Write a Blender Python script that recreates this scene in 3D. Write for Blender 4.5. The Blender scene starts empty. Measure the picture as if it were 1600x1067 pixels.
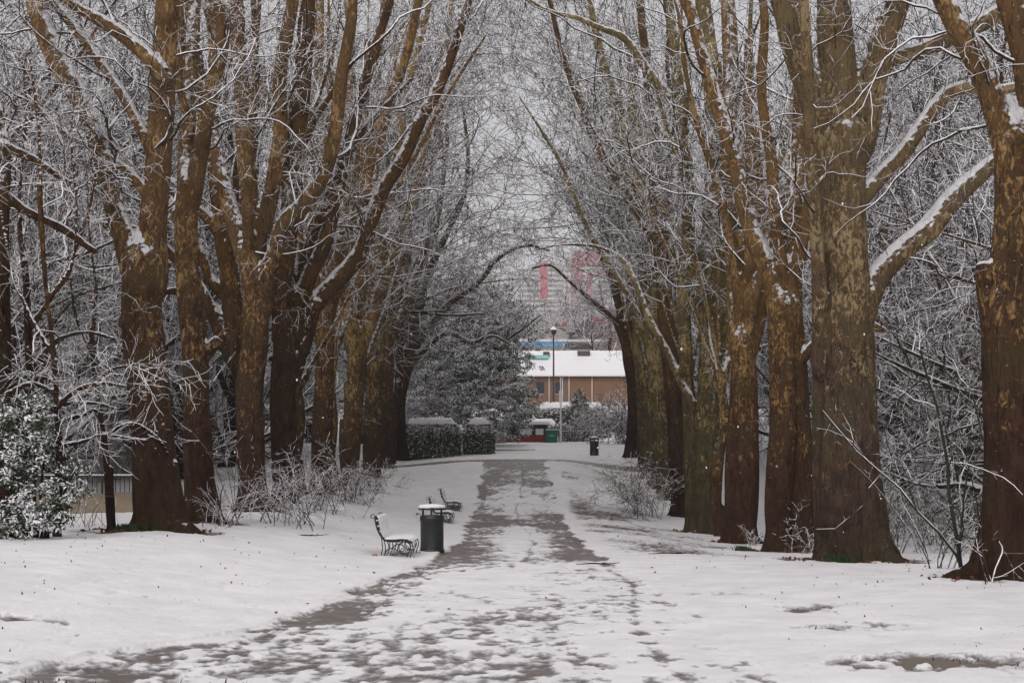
import bpy, math, random
import numpy as np
from mathutils import Vector
C = bpy.context.scene
COL = C.collection
RNG = np.random.default_rng(11)
random.seed(5)
R_ = math.radians
F = 2222.0            # focal length in pixels of a 1600 px wide picture (50 mm)
HZ = 750.0            # horizon row
EYE = 1.6

# ------------------------------------------------------------------ camera, world, sun, exposure
cam_d = bpy.data.cameras.new('camera'); cam = bpy.data.objects.new('camera', cam_d); COL.objects.link(cam)
cam_d.lens = 50; cam_d.sensor_width = 36; cam_d.clip_end = 2500; cam_d.clip_start = .1
cam_d.shift_y = (HZ - 533.5) / 1600.0
cam.location = (0, 0, EYE); cam.rotation_euler = (R_(90), 0, 0)
C.camera = cam
W = bpy.data.worlds.new('World'); C.world = W; W.use_nodes = True
nt = W.node_tree; nt.nodes.clear()
wo = nt.nodes.new('ShaderNodeOutputWorld'); bg = nt.nodes.new('ShaderNodeBackground')
sky = nt.nodes.new('ShaderNodeTexSky'); sky.sky_type = 'NISHITA'; sky.sun_disc = False
sky.sun_elevation = R_(42); sky.sun_rotation = R_(200); sky.air_density = 1.2; sky.dust_density = 4.0
hs = nt.nodes.new('ShaderNodeHueSaturation'); hs.inputs['Saturation'].default_value = 0.10
tint = nt.nodes.new('ShaderNodeMix'); tint.data_type = 'RGBA'; tint.blend_type = 'MULTIPLY'
tint.inputs[0].default_value = 1.0; tint.inputs[7].default_value = (1.0, .97, .985, 1)
nt.links.new(sky.outputs[0], hs.inputs['Color']); nt.links.new(hs.outputs[0], tint.inputs[6])
nt.links.new(tint.outputs[2], bg.inputs[0]); bg.inputs[1].default_value = 0.085
nt.links.new(bg.outputs[0], wo.inputs[0])
sun_d = bpy.data.lights.new('sun', 'SUN'); sun = bpy.data.objects.new('sun', sun_d); COL.objects.link(sun)
sun_d.energy = 0.6; sun_d.angle = R_(35); sun_d.color = (1, .97, .94)
sun.rotation_euler = (R_(48), 0, R_(180 - 200 + 180 - 0))
C.view_settings.view_transform = 'Standard'; C.view_settings.look = 'None'
C.view_settings.exposure = 0.78; C.view_settings.gamma = 1.0
try:
    C.cycles.max_bounces = 5; C.cycles.diffuse_bounces = 3; C.cycles.glossy_bounces = 2
    C.cycles.transmission_bounces = 2; C.cycles.transparent_max_bounces = 4; C.cycles.volume_bounces = 0
except Exception: pass

# ------------------------------------------------------------------ object helpers
def tag(o, label=None, cat=None, group=None, kind=None):
    if label: o['label'] = label
    if cat: o['category'] = cat
    if group: o['group'] = group
    if kind: o['kind'] = kind
    return o
def empty(name, loc=(0, 0, 0), rz=0):
    o = bpy.data.objects.new(name, None); COL.objects.link(o)
    o.location = loc; o.rotation_euler = (0, 0, rz); o.empty_display_size = .2
    return o
def link(name, me, parent=None, loc=None):
    o = bpy.data.objects.new(name, me); COL.objects.link(o)
    if parent is not None: o.parent = parent
    if loc is not None: o.location = loc
    return o
def raw_mesh(name, V, faces, mats=(), smooth=False, midx=None):
    """faces: list of int arrays (n,3) / (n,4)"""
    V = np.asarray(V, np.float32)
    me = bpy.data.meshes.new(name)
    faces = [np.asarray(f, np.int32) for f in faces if len(f)]
    nl = sum(f.size for f in faces); nf = sum(len(f) for f in faces)
    me.vertices.add(len(V)); me.vertices.foreach_set('co', V.ravel())
    me.loops.add(nl); me.polygons.add(nf)
    me.loops.foreach_set('vertex_index', np.concatenate([f.ravel() for f in faces]))
    tot = np.concatenate([np.full(len(f), f.shape[1], np.int32) for f in faces])
    st = np.concatenate([[0], np.cumsum(tot)[:-1]]).astype(np.int32)
    me.polygons.foreach_set('loop_start', st)
    sm = smooth if isinstance(smooth, np.ndarray) else np.full(nf, bool(smooth))
    me.polygons.foreach_set('use_smooth', sm)
    if midx is not None: me.polygons.foreach_set('material_index', np.asarray(midx, np.int32))
    for m in mats: me.materials.append(m)
    me.update(calc_edges=True); me.validate()
    return me

# ------------------------------------------------------------------ noise
def _hash(ix, iy, iz, seed):
    h = (ix.astype(np.int64) * 374761393 + iy.astype(np.int64) * 668265263 + iz.astype(np.int64) * 2147483647 + seed * 974634777) & 0xFFFFFFFF
    h = ((h ^ (h >> 13)) * 1274126177) & 0xFFFFFFFF
    h = (h ^ (h >> 16)) & 0xFFFFFFFF
    return h / 4294967295.0
def vnoise(x, y, z=0.0, seed=0):
    x = np.asarray(x, float); y = np.asarray(y, float); z = np.zeros_like(x) + z
    ix, iy, iz = np.floor(x), np.floor(y), np.floor(z)
    fx, fy, fz = x - ix, y - iy, z - iz
    ux, uy, uz = fx*fx*(3-2*fx), fy*fy*(3-2*fy), fz*fz*(3-2*fz)
    r = 0
    for a in (0, 1):
        for b in (0, 1):
            for c in (0, 1):
                w = (ux if a else 1-ux) * (uy if b else 1-uy) * (uz if c else 1-uz)
                r = r + w * _hash(ix+a, iy+b, iz+c, seed)
    return r * 2 - 1
def fbm(x, y, z=0.0, seed=0, o=4, g=.5):
    r = 0; a = 1; t = 0; f = 1
    for i in range(o):
        r = r + a * vnoise(np.asarray(x)*f, np.asarray(y)*f, np.asarray(z)*f, seed + i*17); t += a; a *= g; f *= 2.03
    return r / t
def sstep(a, b, x):
    t = np.clip((x - a) / (b - a), 0, 1); return t*t*(3-2*t)

# ------------------------------------------------------------------ terrain profile
_T = np.arange(-60, 1201, .5)
def _prof(pts):
    xs, ys = zip(*pts); v = np.interp(_T, xs, ys)
    k = np.exp(-np.linspace(-2, 2, 17)**2); k /= k.sum()
    return np.convolve(np.pad(v, 8, mode='edge'), k, 'valid')
PL = _prof([(-60,.2),(5,.35),(15,.5),(28,.6),(38,.75),(51,1.03),(71,1.95),(86,2.8),(97,3.9),(110,4.5),(130,6.2),(150,9.6),(200,12),(400,24),(1200,60)])
PC = _prof([(-60,0),(0,0),(28.5,0),(38,.0),(47,.08),(54,.31),(62,1.2),(74,2.5),(85,3.05),(97,3.95),(110,4.5),(130,6.2),(150,9.6),(200,12),(400,24),(1200,60)])
PR = _prof([(-60,.1),(5,.1),(20.8,.15),(29,-.04),(36,-.25),(43.6,-.34),(53,-.25),(60,.3),(66,.8),(75,1.9),(85,3.0),(97,4.0),(110,4.5),(130,6.2),(150,9.6),(200,12),(400,24),(1200,60)])
def gz(x, y):
    x = np.asarray(x, float); y = np.asarray(y, float)
    l, c, r = np.interp(y, _T, PL), np.interp(y, _T, PC), np.interp(y, _T, PR)
    wl = sstep(1.6, 7.0, -x); wr = sstep(2.2, 7.0, x)
    return c + (l - c)*wl + (r - c)*wr + .05*fbm(x*.25, y*.25, seed=3, o=2)
def G(x, y): return float(gz(np.array([x]), np.array([y]))[0])
def S(y): return F / y
def at(px, py, y): return ((px - 800) * y / F, y, EYE + (HZ - py) * y / F)
_YL = [8,12,14,16,22,28.5,37,47,54,62,74,80]
_XL = [-4.1,-3.5,-2.8,-2.4,-2.1,-1.5,-1.35,-1.45,-1.4,-1.45,-1.5,-1.5]
_XR = [2.2,2.1,2.1,2.1,2.0,1.9,1.75,1.85,1.95,1.8,1.7,1.7]
def path_edges(y): return np.interp(y, _YL, _XL), np.interp(y, _YL, _XR)

# ------------------------------------------------------------------ materials
class NT:
    def __init__(s, name):
        s.m = bpy.data.materials.new(name); s.m.use_nodes = True; s.t = s.m.node_tree; s.t.nodes.clear()
        s.out = s.n('ShaderNodeOutputMaterial'); s.b = s.n('ShaderNodeBsdfPrincipled')
        s.l(s.b.outputs[0], s.out.inputs[0])
    def n(s, t, **k):
        o = s.t.nodes.new(t)
        for a, v in k.items(): setattr(o, a, v)
        return o
    def l(s, a, b): s.t.links.new(a, b)
    def coord(s, scale=(1, 1, 1)):
        tc = s.n('ShaderNodeTexCoord'); mp = s.n('ShaderNodeMapping'); mp.inputs['Scale'].default_value = scale
        s.l(tc.outputs['Object'], mp.inputs[0]); return mp.outputs[0]
    def noise(s, vec, scale, detail=3, rough=.55, dist=0):
        o = s.n('ShaderNodeTexNoise'); s.l(vec, o.inputs['Vector'])
        o.inputs['Scale'].default_value = scale; o.inputs['Detail'].default_value = detail
        o.inputs['Roughness'].default_value = rough; o.inputs['Distortion'].default_value = dist
        return o.outputs['Fac']
    def ramp(s, v, a, b, lo=0., hi=1.):
        o = s.n('ShaderNodeMapRange'); o.interpolation_type = 'SMOOTHSTEP'; s.l(v, o.inputs[0])
        for i, q in enumerate((a, b, lo, hi)): o.inputs[1+i].default_value = q
        return o.outputs[0]
    def math(s, op, a, b=None, c=None):
        o = s.n('ShaderNodeMath', operation=op)
        for i, q in enumerate((a, b, c)):
            if q is None: continue
            if isinstance(q, (int, float)): o.inputs[i].default_value = q
            else: s.l(q, o.inputs[i])
        return o.outputs[0]
    def mix(s, f, a, b):
        o = s.n('ShaderNodeMix', data_type='RGBA')
        for i, q in ((0, f), (6, a), (7, b)):
            if isinstance(q, tuple): o.inputs[i].default_value = (*q, 1) if len(q) == 3 else q
            elif isinstance(q, (int, float)): o.inputs[i].default_value = q
            else: s.l(q, o.inputs[i])
        return o.outputs[2]
    def col(s, c): s.l(c, s.b.inputs['Base Color']) if not isinstance(c, tuple) else setattr(s.b.inputs['Base Color'], 'default_value', (*c, 1))
    def bump(s, h, dist=.02, st=1.0):
        o = s.n('ShaderNodeBump'); o.inputs['Distance'].default_value = dist; o.inputs['Strength'].default_value = st
        s.l(h, o.inputs['Height']); s.l(o.outputs[0], s.b.inputs['Normal'])
    def rough(s, v):
        if isinstance(v, (int, float)): s.b.inputs['Roughness'].default_value = v
        else: s.l(v, s.b.inputs['Roughness'])
    def spec(s, v): s.b.inputs['Specular IOR Level'].default_value = v
    def nz(s):
        g = s.n('ShaderNodeNewGeometry'); x = s.n('ShaderNodeSeparateXYZ'); s.l(g.outputs['Normal'], x.inputs[0]); return x.outputs[2]
    def pos(s):
        g = s.n('ShaderNodeNewGeometry'); return g.outputs['Position']
SNOW = (.80, .79, .80)
def flat(name, c, rough=.7, var=.15, sc=6, spec=.3, metal=0):
    t = NT(name); v = t.coord(); n = t.noise(v, sc, 4)
    t.col(t.mix(n, tuple(q*(1-var) for q in c), tuple(min(1, q*(1+var)) for q in c))); t.rough(rough); t.spec(spec)
    t.b.inputs['Metallic'].default_value = metal
    t.bump(t.noise(v, sc*8, 3), .004); return t.m
def snowy(name, c, lo=.25, hi=.5, c2=None, sc=5., rough=.8, cover=.25, nsc=9.):
    """a surface that carries snow wherever it faces up"""
    t = NT(name); v = t.coord(); n = t.noise(v, sc, 3)
    base = t.mix(t.ramp(n, .35, .65), c, c2 or tuple(q*.6 for q in c))
    nn = t.noise(v, nsc, 3, .6)
    f = t.math('ADD', t.nz(), t.math('MULTIPLY', t.math('SUBTRACT', nn, .5), cover*2))
    t.col(t.mix(t.ramp(f, lo, hi), base, SNOW)); t.rough(rough); t.spec(.2); return t.m
def bark(name, dark, mid, flake, pale, green, thr=.62, seed=0.):
    t = NT(name); v = t.coord((1, 1, .5)); v2 = t.coord((1, 1, 1))
    tc = t.n('ShaderNodeTexCoord'); sx = t.n('ShaderNodeSeparateXYZ'); t.l(tc.outputs['Object'], sx.inputs[0])
    oi = t.n('ShaderNodeObjectInfo'); rnd = oi.outputs['Random']
    n1 = t.noise(v, 5, 6, .65); n2 = t.noise(v, 22, 5, .7)
    base = t.mix(t.ramp(n1, .32, .68), dark, mid)
    base = t.mix(t.ramp(n2, .45, .75, 0, .6), base, tuple(q*.35 for q in dark))
    gn = t.noise(v2, .7, 3); base = t.mix(t.math('MULTIPLY', t.ramp(gn, .42, .68), .75), base, green)
    # flaking patches
    nd = t.n('ShaderNodeTexNoise'); t.l(v, nd.inputs['Vector']); nd.inputs['Scale'].default_value = 6; nd.inputs['Detail'].default_value = 3
    ad = t.n('ShaderNodeVectorMath', operation='MULTIPLY_ADD'); t.l(nd.outputs['Color'], ad.inputs[0]); ad.inputs[1].default_value = (.35,)*3; t.l(v, ad.inputs[2])
    fl = t.noise(ad.outputs[0], 12, 4, .62)
    big = t.noise(v2, .9, 2)
    hgt = t.ramp(sx.outputs[2], .8, 6.5, -.07, .07)
    k = t.math('ADD', t.math('ADD', fl, t.math('MULTIPLY', t.math('SUBTRACT', big, .5), .62)), hgt)
    k = t.math('ADD', k, t.math('MULTIPLY', t.math('SUBTRACT', rnd, .5), .05))
    f1 = t.ramp(k, thr, thr+.022); f2 = t.ramp(k, thr+.085, thr+.105)
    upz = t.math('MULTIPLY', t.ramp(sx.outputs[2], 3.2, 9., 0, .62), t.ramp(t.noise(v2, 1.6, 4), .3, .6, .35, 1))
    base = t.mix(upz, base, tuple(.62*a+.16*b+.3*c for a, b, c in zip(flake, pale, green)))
    vf = t.coord((1, 1, .10)); fis = t.noise(vf, 24, 5, .7, .3); base = t.mix(t.ramp(fis, .52, .66, 0, .75), base, tuple(q*.3 for q in dark))
    base = t.mix(t.math('MULTIPLY', f1, .62), base, flake); base = t.mix(t.math('MULTIPLY', f2, .75), base, pale)
    # snow on upward faces, and a little wind-driven snow stuck to the bark
    sn = t.noise(v2, 7, 4, .6); sp = t.noise(v2, 34, 2, .5)
    s = t.math('ADD', t.nz(), t.math('MULTIPLY', t.math('SUBTRACT', sn, .5), .85))
    s = t.math('ADD', s, t.ramp(sp, .70, .76, 0, .3))
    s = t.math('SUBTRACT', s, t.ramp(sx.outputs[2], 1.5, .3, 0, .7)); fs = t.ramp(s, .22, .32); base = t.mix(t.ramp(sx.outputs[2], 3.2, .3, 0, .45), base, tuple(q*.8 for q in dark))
    t.col(t.mix(fs, t.mix(1.0, base, base), SNOW)); t.rough(.9); t.spec(.08)
    h = t.math('ADD', t.math('MULTIPLY', n2, .9), t.math('MULTIPLY', f1, -.35)); h = t.math('ADD', h, t.math('MULTIPLY', n1, .6)); h = t.math('ADD', h, t.math('MULTIPLY', fs, .8)); h = t.math('ADD', h, t.math('MULTIPLY', fis, -.8))
    t.bump(h, .06, 1.0); return t.m
M = {}
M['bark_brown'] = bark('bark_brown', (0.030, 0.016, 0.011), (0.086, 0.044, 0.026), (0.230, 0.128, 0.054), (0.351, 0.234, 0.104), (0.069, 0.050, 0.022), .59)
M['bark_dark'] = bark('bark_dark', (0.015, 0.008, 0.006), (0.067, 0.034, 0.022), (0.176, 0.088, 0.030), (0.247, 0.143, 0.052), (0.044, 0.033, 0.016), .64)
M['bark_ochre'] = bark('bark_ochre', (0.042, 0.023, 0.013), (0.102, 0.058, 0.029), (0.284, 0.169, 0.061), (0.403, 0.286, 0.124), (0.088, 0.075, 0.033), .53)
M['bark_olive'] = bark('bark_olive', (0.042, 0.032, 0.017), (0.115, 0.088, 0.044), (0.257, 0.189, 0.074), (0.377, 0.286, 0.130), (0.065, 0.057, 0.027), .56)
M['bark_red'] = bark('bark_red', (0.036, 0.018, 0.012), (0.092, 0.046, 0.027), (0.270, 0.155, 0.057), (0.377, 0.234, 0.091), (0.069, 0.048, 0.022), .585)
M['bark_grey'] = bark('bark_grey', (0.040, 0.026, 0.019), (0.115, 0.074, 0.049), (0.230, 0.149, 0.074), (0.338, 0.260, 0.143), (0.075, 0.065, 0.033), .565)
M['twig'] = snowy('twig_bark_with_snow', (.045,.030,.017), -.12, .18, (.024,.017,.010), 1.5, cover=.5, nsc=11)
M['twig_green'] = snowy('green_twig_bark_with_snow', (.045,.042,.02), -.12, .18, (.026,.024,.012), 1.5, cover=.5, nsc=11)
M['twig_far'] = snowy('far_twig_bark_with_snow', (.038,.028,.022), -.02, .24, (.022,.017,.014), 1.2, cover=.30, nsc=2.2)
M['twig_black'] = snowy('dark_twig_bark_with_snow', (.022,.018,.014), .25, .6, (.035,.03,.02), 1.5, cover=.4, nsc=3)
M['bramble'] = snowy('bramble_stems_with_snow', (.060,.030,.018), .1, .34, (.03,.02,.012), 3, cover=.6, nsc=9)
M['leaf'] = snowy('evergreen_leaves_with_snow', (.020,.036,.013), .22, .42, (.045,.060,.022), 4, cover=1.5, nsc=2.6, rough=.5)
M['leaf_bright'] = snowy('green_leaves_with_snow', (.045,.085,.02), .3, .6, (.03,.055,.015), 4, cover=.7, nsc=2.2, rough=.5)
M['leaf_snowy'] = snowy('evergreen_leaves_heavy_snow', (.026,.050,.016), -.12, .12, (.040,.072,.022), 4, cover=1.0, nsc=.75, rough=.5)
M['hedge'] = snowy('hedge_leaves_with_snow', (.014,.026,.010), .45, .72, (.028,.042,.016), 6, cover=.5, nsc=5, rough=.6)
M['moss'] = flat('moss', (.022,.045,.012), .9, .5, 12)
M['snow'] = NT('snow')
t = M['snow']; v = t.coord(); t.col(SNOW); t.rough(.75); t.spec(.2); t.bump(t.noise(v, 14, 5), .02); M['snow'] = t.m
M['iron'] = flat('black_painted_iron', (.012,.012,.012), .45, .2, 20, .5)
M['bin'] = flat('bin_paint', (.009,.010,.010), .42, .25, 9, .5)
M['wood'] = snowy('bench_slat', (.05,.035,.022), .35, .55, cover=.3, nsc=14)
M['white'] = flat('white_paint', (.72,.72,.72), .5, .06, 8)
M['brick'] = flat('brown_brick', (.21,.12,.072), .9, .2, 3)
M['red_brick'] = flat('red_brick', (.24,.075,.055), .9, .2, 3)
M['stone'] = flat('grey_render', (.34,.32,.30), .9, .12, 2)
M['glass'] = flat('window_glass', (.035,.045,.06), .15, .2, 3, .6)
M['blue'] = flat('blue_cladding', (.12,.38,.62), .5, .06, 3)
M['turq'] = flat('turquoise_trim', (.25,.55,.52), .5, .06, 3)
M['tower_white'] = flat('tower_cladding', (.58,.56,.55), .8, .06, .6)
M['tower_red'] = flat('tower_red_cladding', (.46,.16,.18), .7, .08, .6)
M['tower_window'] = flat('tower_window_glass', (.22,.22,.24), .3, .3, 1)
M['green_paint'] = flat('green_paint', (.012,.12,.075), .5, .12, 5)
M['red_fence'] = flat('red_stained_boards', (.24,.028,.02), .7, .15, 6)
M['dark_wood'] = flat('dark_boards', (.03,.028,.026), .8, .3, 6)
M['slate'] = snowy('slate', (.12,.10,.10), .05, .2)
M['amber'] = flat('lit_window_and_lump_orange', (.38,.16,.07), .7, .1, 4)  # lit window's glow as plain paint; also colours the small lump
M['beige'] = flat('dry_grass_bank', (.20,.16,.11), 1, .35, 9)
M['debris'] = flat('dead_leaves', (.10,.035,.018), .8, .5, 9)

# ------------------------------------------------------------------ ground and path (one seamless grid cut into two objects)
TREE_FEET = [((px-800)*y/F, y, w*y/F/2) for px, y, w in ((250,28,90),(315,31.5,60),(395,38,54),(404,41,40),(444,44,52),(1580,20.8,128),(1342,29,124),(1292,29,46),(1216,36.4,50),(1250,36.4,52),(1165,43.6,52),(1105,50,60),(174,27.2,13))]
def snow_cover(x, y, ins):
    """>0 snow lies (value ~ thickness), <0 melted through"""
    xl, xr = path_edges(y)
    w = xr - xl; u = (x - xl) / w
    n1 = fbm(x*2.2, y*1.1, seed=21, o=4); n2 = fbm(x*7, y*4.0, seed=31, o=3); n3 = fbm(x*.5, y*.22, seed=41, o=3)
    streak = fbm(x*.55, y*.42, seed=51, o=4)
    # far path: bare tarmac, thin snow down the middle
    mid = np.exp(-((u-.52)/.22)**2)
    n5 = fbm(x*13, y*8, seed=33, o=3); far = -.24 + .45*n5 + .80*mid*(.45+.55*sstep(62, 36, y)) + .85*streak + .40*n1 + .50*n2
    far = far + .35*sstep(66, 60, y)*sstep(52, 58, y)*(u > .1)
    n5 = fbm(x*13, y*8, seed=33, o=3); near = .53 + .50*n1 + .75*n2 + .55*n5 + .35*n3
    # bare strip along the left edge of the near path
    strip = (1+.9*n2)*np.exp(-((u-.07-.03*np.sin(y*.8))/.085)**2)*(.55+.7*sstep(-.35, .25, streak+.5*n1))
    strip2 = np.exp(-((x+1.9)/1.5)**2 - ((y-12.6)/1.9)**2)
    near = near + .55*np.clip(strip, 0, 1)*(n5+n2+n1) - .66*strip - .60*strip2*(.7+n1) 
    rut = np.exp(-((x-(1.55+.25*np.sin(y*.35)))/.07)**2); near = near - .45*rut*(y < 24)
    k = sstep(25.5, 29, y + 1.2*n3)
    inside = near*(1-k) + far*k
    thin = np.abs(x - (.35 + .18*np.sin(y*.21) + .05*np.sin(y*1.1))) ; inside = inside - .5*np.exp(-(thin/.06)**2)*(y > 27)
    # grass on both sides
    out = .78 + .32*n3 + .30*n1 + .26*n2 + .38*fbm(x*11, y*7, seed=35, o=3)
    for (bx_, by_, br_) in TREE_FEET:
        dd_ = np.hypot(x-bx_, (y-by_)); out = out - 1.1*np.exp(-(dd_/(br_+.62))**4)*(.85+1.6*n1+.8*n2)
    rs = sstep(1.9, 2.6, x)*sstep(6.6, 5.2, x)*sstep(27, 33, y)*sstep(82, 68, y)
    out = out - rs*(.46 + .75*np.maximum(streak, -.3) + .2*n1)
    for (a, b, sa, sb, s) in ((3.45,17.0,.45,.5,1.5),(3.5,14.9,.55,.32,1.4),(3.5,12.0,.85,.45,1.9),(5.2,12.4,.5,.25,.8),(2.8,19.5,.5,.4,.8),(-5.8,12.6,.9,.25,1.2),(-4.6,13.4,.5,.3,1.0)):
        out = out - s*np.exp(-((x-a)/sa)**2 - ((y-b)/sb)**2)*(.75+1.3*n2+.8*n1)
    out = out - .6*(np.abs(x) > 5.5)*(np.abs(x) < 8)*np.maximum(0, n1)*(y > 18)
    cr = np.exp(-((y-77.5)/1.3)**2); out = out - 1.7*cr*(x > -9)*(x < 9); inside = inside - 1.3*cr
    cr2 = np.exp(-((y-91.-.1*x)/.7)**2)*(x < 1.5)*(x > -9); out = out - 1.2*cr2
    e = fbm(x*1.3, y*.9, seed=61, o=3)*.28
    bl = sstep(-.10, .10, np.minimum(x - xl, xr - x) + e)*sstep(79.5, 78.2, y)
    return inside*bl + out*(1-bl)
def build_ground():
    ys = np.concatenate([np.arange(7.5, 20, .05), np.arange(20, 40, .1), np.arange(40, 120.1, .25)])
    n = 760
    u = np.linspace(-1, 1, n)
    hw = ys*.40 + 2.2
    X = hw[:, None]*u[None, :]; Y = np.repeat(ys[:, None], n, 1)
    c = snow_cover(X, Y, None)
    xl, xr = path_edges(Y)
    inp = (X > xl) & (X < xr) & (Y < 78)
    lump = fbm(X*4.5, Y*4.5, seed=71, o=4); lump2 = fbm(X*1.6, Y*1.2, seed=81, o=3)
    th = np.clip(c, 0, .8)
    near = sstep(30, 22, Y)
    Z = gz(X, Y) + np.where(inp & (Y < 30), .018, .04)*sstep(0, .6, th) + th*(.008 + .012*near)*lump + .007*near*np.where(inp, 1, .45)*np.maximum(lump2*th, -.2)
    Z += np.where(inp, 0, .02*lump2)
    V = np.stack([X, Y, Z], -1).reshape(-1, 3)
    r, q = np.meshgrid(np.arange(len(ys)-1), np.arange(n-1), indexing='ij')
    i = (r*n + q).ravel(); Fq = np.stack([i, i+1, i+n+1, i+n], 1)
    isp = (inp[:-1, :-1] & inp[1:, 1:]).ravel()
    cc = c.ravel()
    for name, sel, mat in (('path', isp, path_mat()), ('snowy_ground', ~isp, ground_mat())):
        f = Fq[sel]; used = np.unique(f); mp = np.zeros(len(V), np.int64); mp[used] = np.arange(len(used))
        me = raw_mesh(name, V[used], [mp[f]], [mat], True)
        a = me.attributes.new('cover', 'FLOAT', 'POINT'); a.data.foreach_set('value', cc[used].astype(np.float32))
        tag(link(name, me), kind='structure')
def cover_mat(name, bare_fn, bsc):
    t = NT(name); v = t.pos(); at_ = t.n('ShaderNodeAttribute', attribute_name='cover'); c = at_.outputs['Fac']
    n = t.noise(v, 9, 5, .7); n2 = t.noise(v, 30, 5, .75)
    f = t.math('ADD', c, t.math('MULTIPLY', t.math('SUBTRACT', n, .5), .9)); f = t.math('ADD', f, t.math('MULTIPLY', t.math('SUBTRACT', n2, .5), .95))
    fs = t.ramp(f, -.22, .42)
    bare = bare_fn(t, v)
    sn = t.mix(t.ramp(t.noise(v, 1.4, 4), .3, .7), (.80,.785,.79), (.70,.69,.70))
    t.col(t.mix(fs, bare, sn)); t.spec(.25); t.rough(t.ramp(fs, 0, 1, .5, .8))
    h = t.math('ADD', t.math('MULTIPLY', n, .5), t.math('MULTIPLY', n2, .25)); h = t.math('ADD', h, t.math('MULTIPLY', fs, .6)); t.bump(h, .045, .9)
    return t.m
def path_mat():
    def bare(t, v):
        n = t.noise(v, 60, 3, .6); a = t.mix(n, (.082,.064,.054), (.148,.120,.106))
        return t.mix(t.ramp(t.noise(v, 2.2, 4), .35, .7), a, (.19,.165,.155))
    return cover_mat('wet_tarmac_with_slush', bare, 60)
def ground_mat():
    def bare(t, v):
        a = t.mix(t.noise(v, 25, 4, .7), (.05,.036,.024), (.17,.13,.10))
        return t.mix(t.ramp(t.noise(v, 5, 3), .5, .75, 0, .6), a, (.10,.055,.04))
    return cover_mat('snow_over_muddy_grass', bare, 20)
build_ground()
def build_terrain():
    ys = np.concatenate([np.arange(-40, 7.5, 2.5), np.arange(7.5, 120, 1.5), np.arange(120, 400, 8), np.arange(400, 1190, 40)])
    xs = np.concatenate([np.arange(-600, -60, 30), np.arange(-60, 60.1, 1.5), np.arange(90, 601, 30)])
    X, Y = np.meshgrid(xs, ys)
    Z = gz(X, Y) - .05*(Y > 7)*(Y < 120.5)*(np.abs(X) < Y*.40+2.2+1.5) + .03*fbm(X*.6, Y*.6, seed=9)*(Y > 7)
    n = len(xs); V = np.stack([X, Y, Z], -1).reshape(-1, 3)
    r, q = np.meshgrid(np.arange(len(ys)-1), np.arange(n-1), indexing='ij'); i = (r*n+q).ravel()
    me = raw_mesh('terrain', V, [np.stack([i, i+1, i+n+1, i+n], 1)], [M['snow']], True)
    tag(link('terrain', me), kind='structure')
build_terrain()

# ------------------------------------------------------------------ tube and branch generators (all numpy)
def tubes(P, Rr, m, roll=None):
    """P (N,K,3) R (N,K) -> verts, quads"""
    N, K, _ = P.shape
    T = np.empty_like(P); T[:, 1:-1] = P[:, 2:] - P[:, :-2]; T[:, 0] = P[:, 1]-P[:, 0]; T[:, -1] = P[:, -1]-P[:, -2]
    T /= np.linalg.norm(T, axis=2, keepdims=True) + 1e-9
    mt = T.mean(1); ref = np.where(np.abs(mt[:, 2:3]) > .75, np.array([[1., .1, 0]]), np.array([[0, .1, 1.]]))
    A = np.cross(T, ref[:, None, :]); A /= np.linalg.norm(A, axis=2, keepdims=True) + 1e-9
    B = np.cross(A, T)
    ang = np.arange(m)*2*np.pi/m
    if roll is None: roll = np.zeros(N)
    a = ang[None, None, :] + roll[:, None, None]
    V = P[:, :, None, :] + Rr[:, :, None, None]*(np.cos(a)[..., None]*A[:, :, None, :] + np.sin(a)[..., None]*B[:, :, None, :])
    base = (np.arange(N)*K*m)[:, None, None] + (np.arange(K-1)*m)[None, :, None]
    j = np.arange(m)[None, None, :]; j2 = (j+1) % m
    q = np.stack([base+j, base+j2, base+m+j2, base+m+j], -1).reshape(-1, 4)
    return V.reshape(-1, 3), q
class Acc:
    def __init__(s): s.V = []; s.Q = []; s.sm = []; s.n = 0
    def add(s, V, q, smooth):
        s.V.append(V); s.Q.append(q + s.n); s.sm.append(np.full(len(q), smooth)); s.n += len(V)
    def mesh(s, name, mats): return raw_mesh(name, np.concatenate(s.V), [np.concatenate(s.Q)], mats, np.concatenate(s.sm))
def unit(a): return a/(np.linalg.norm(a, axis=-1, keepdims=True)+1e-9)
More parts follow.
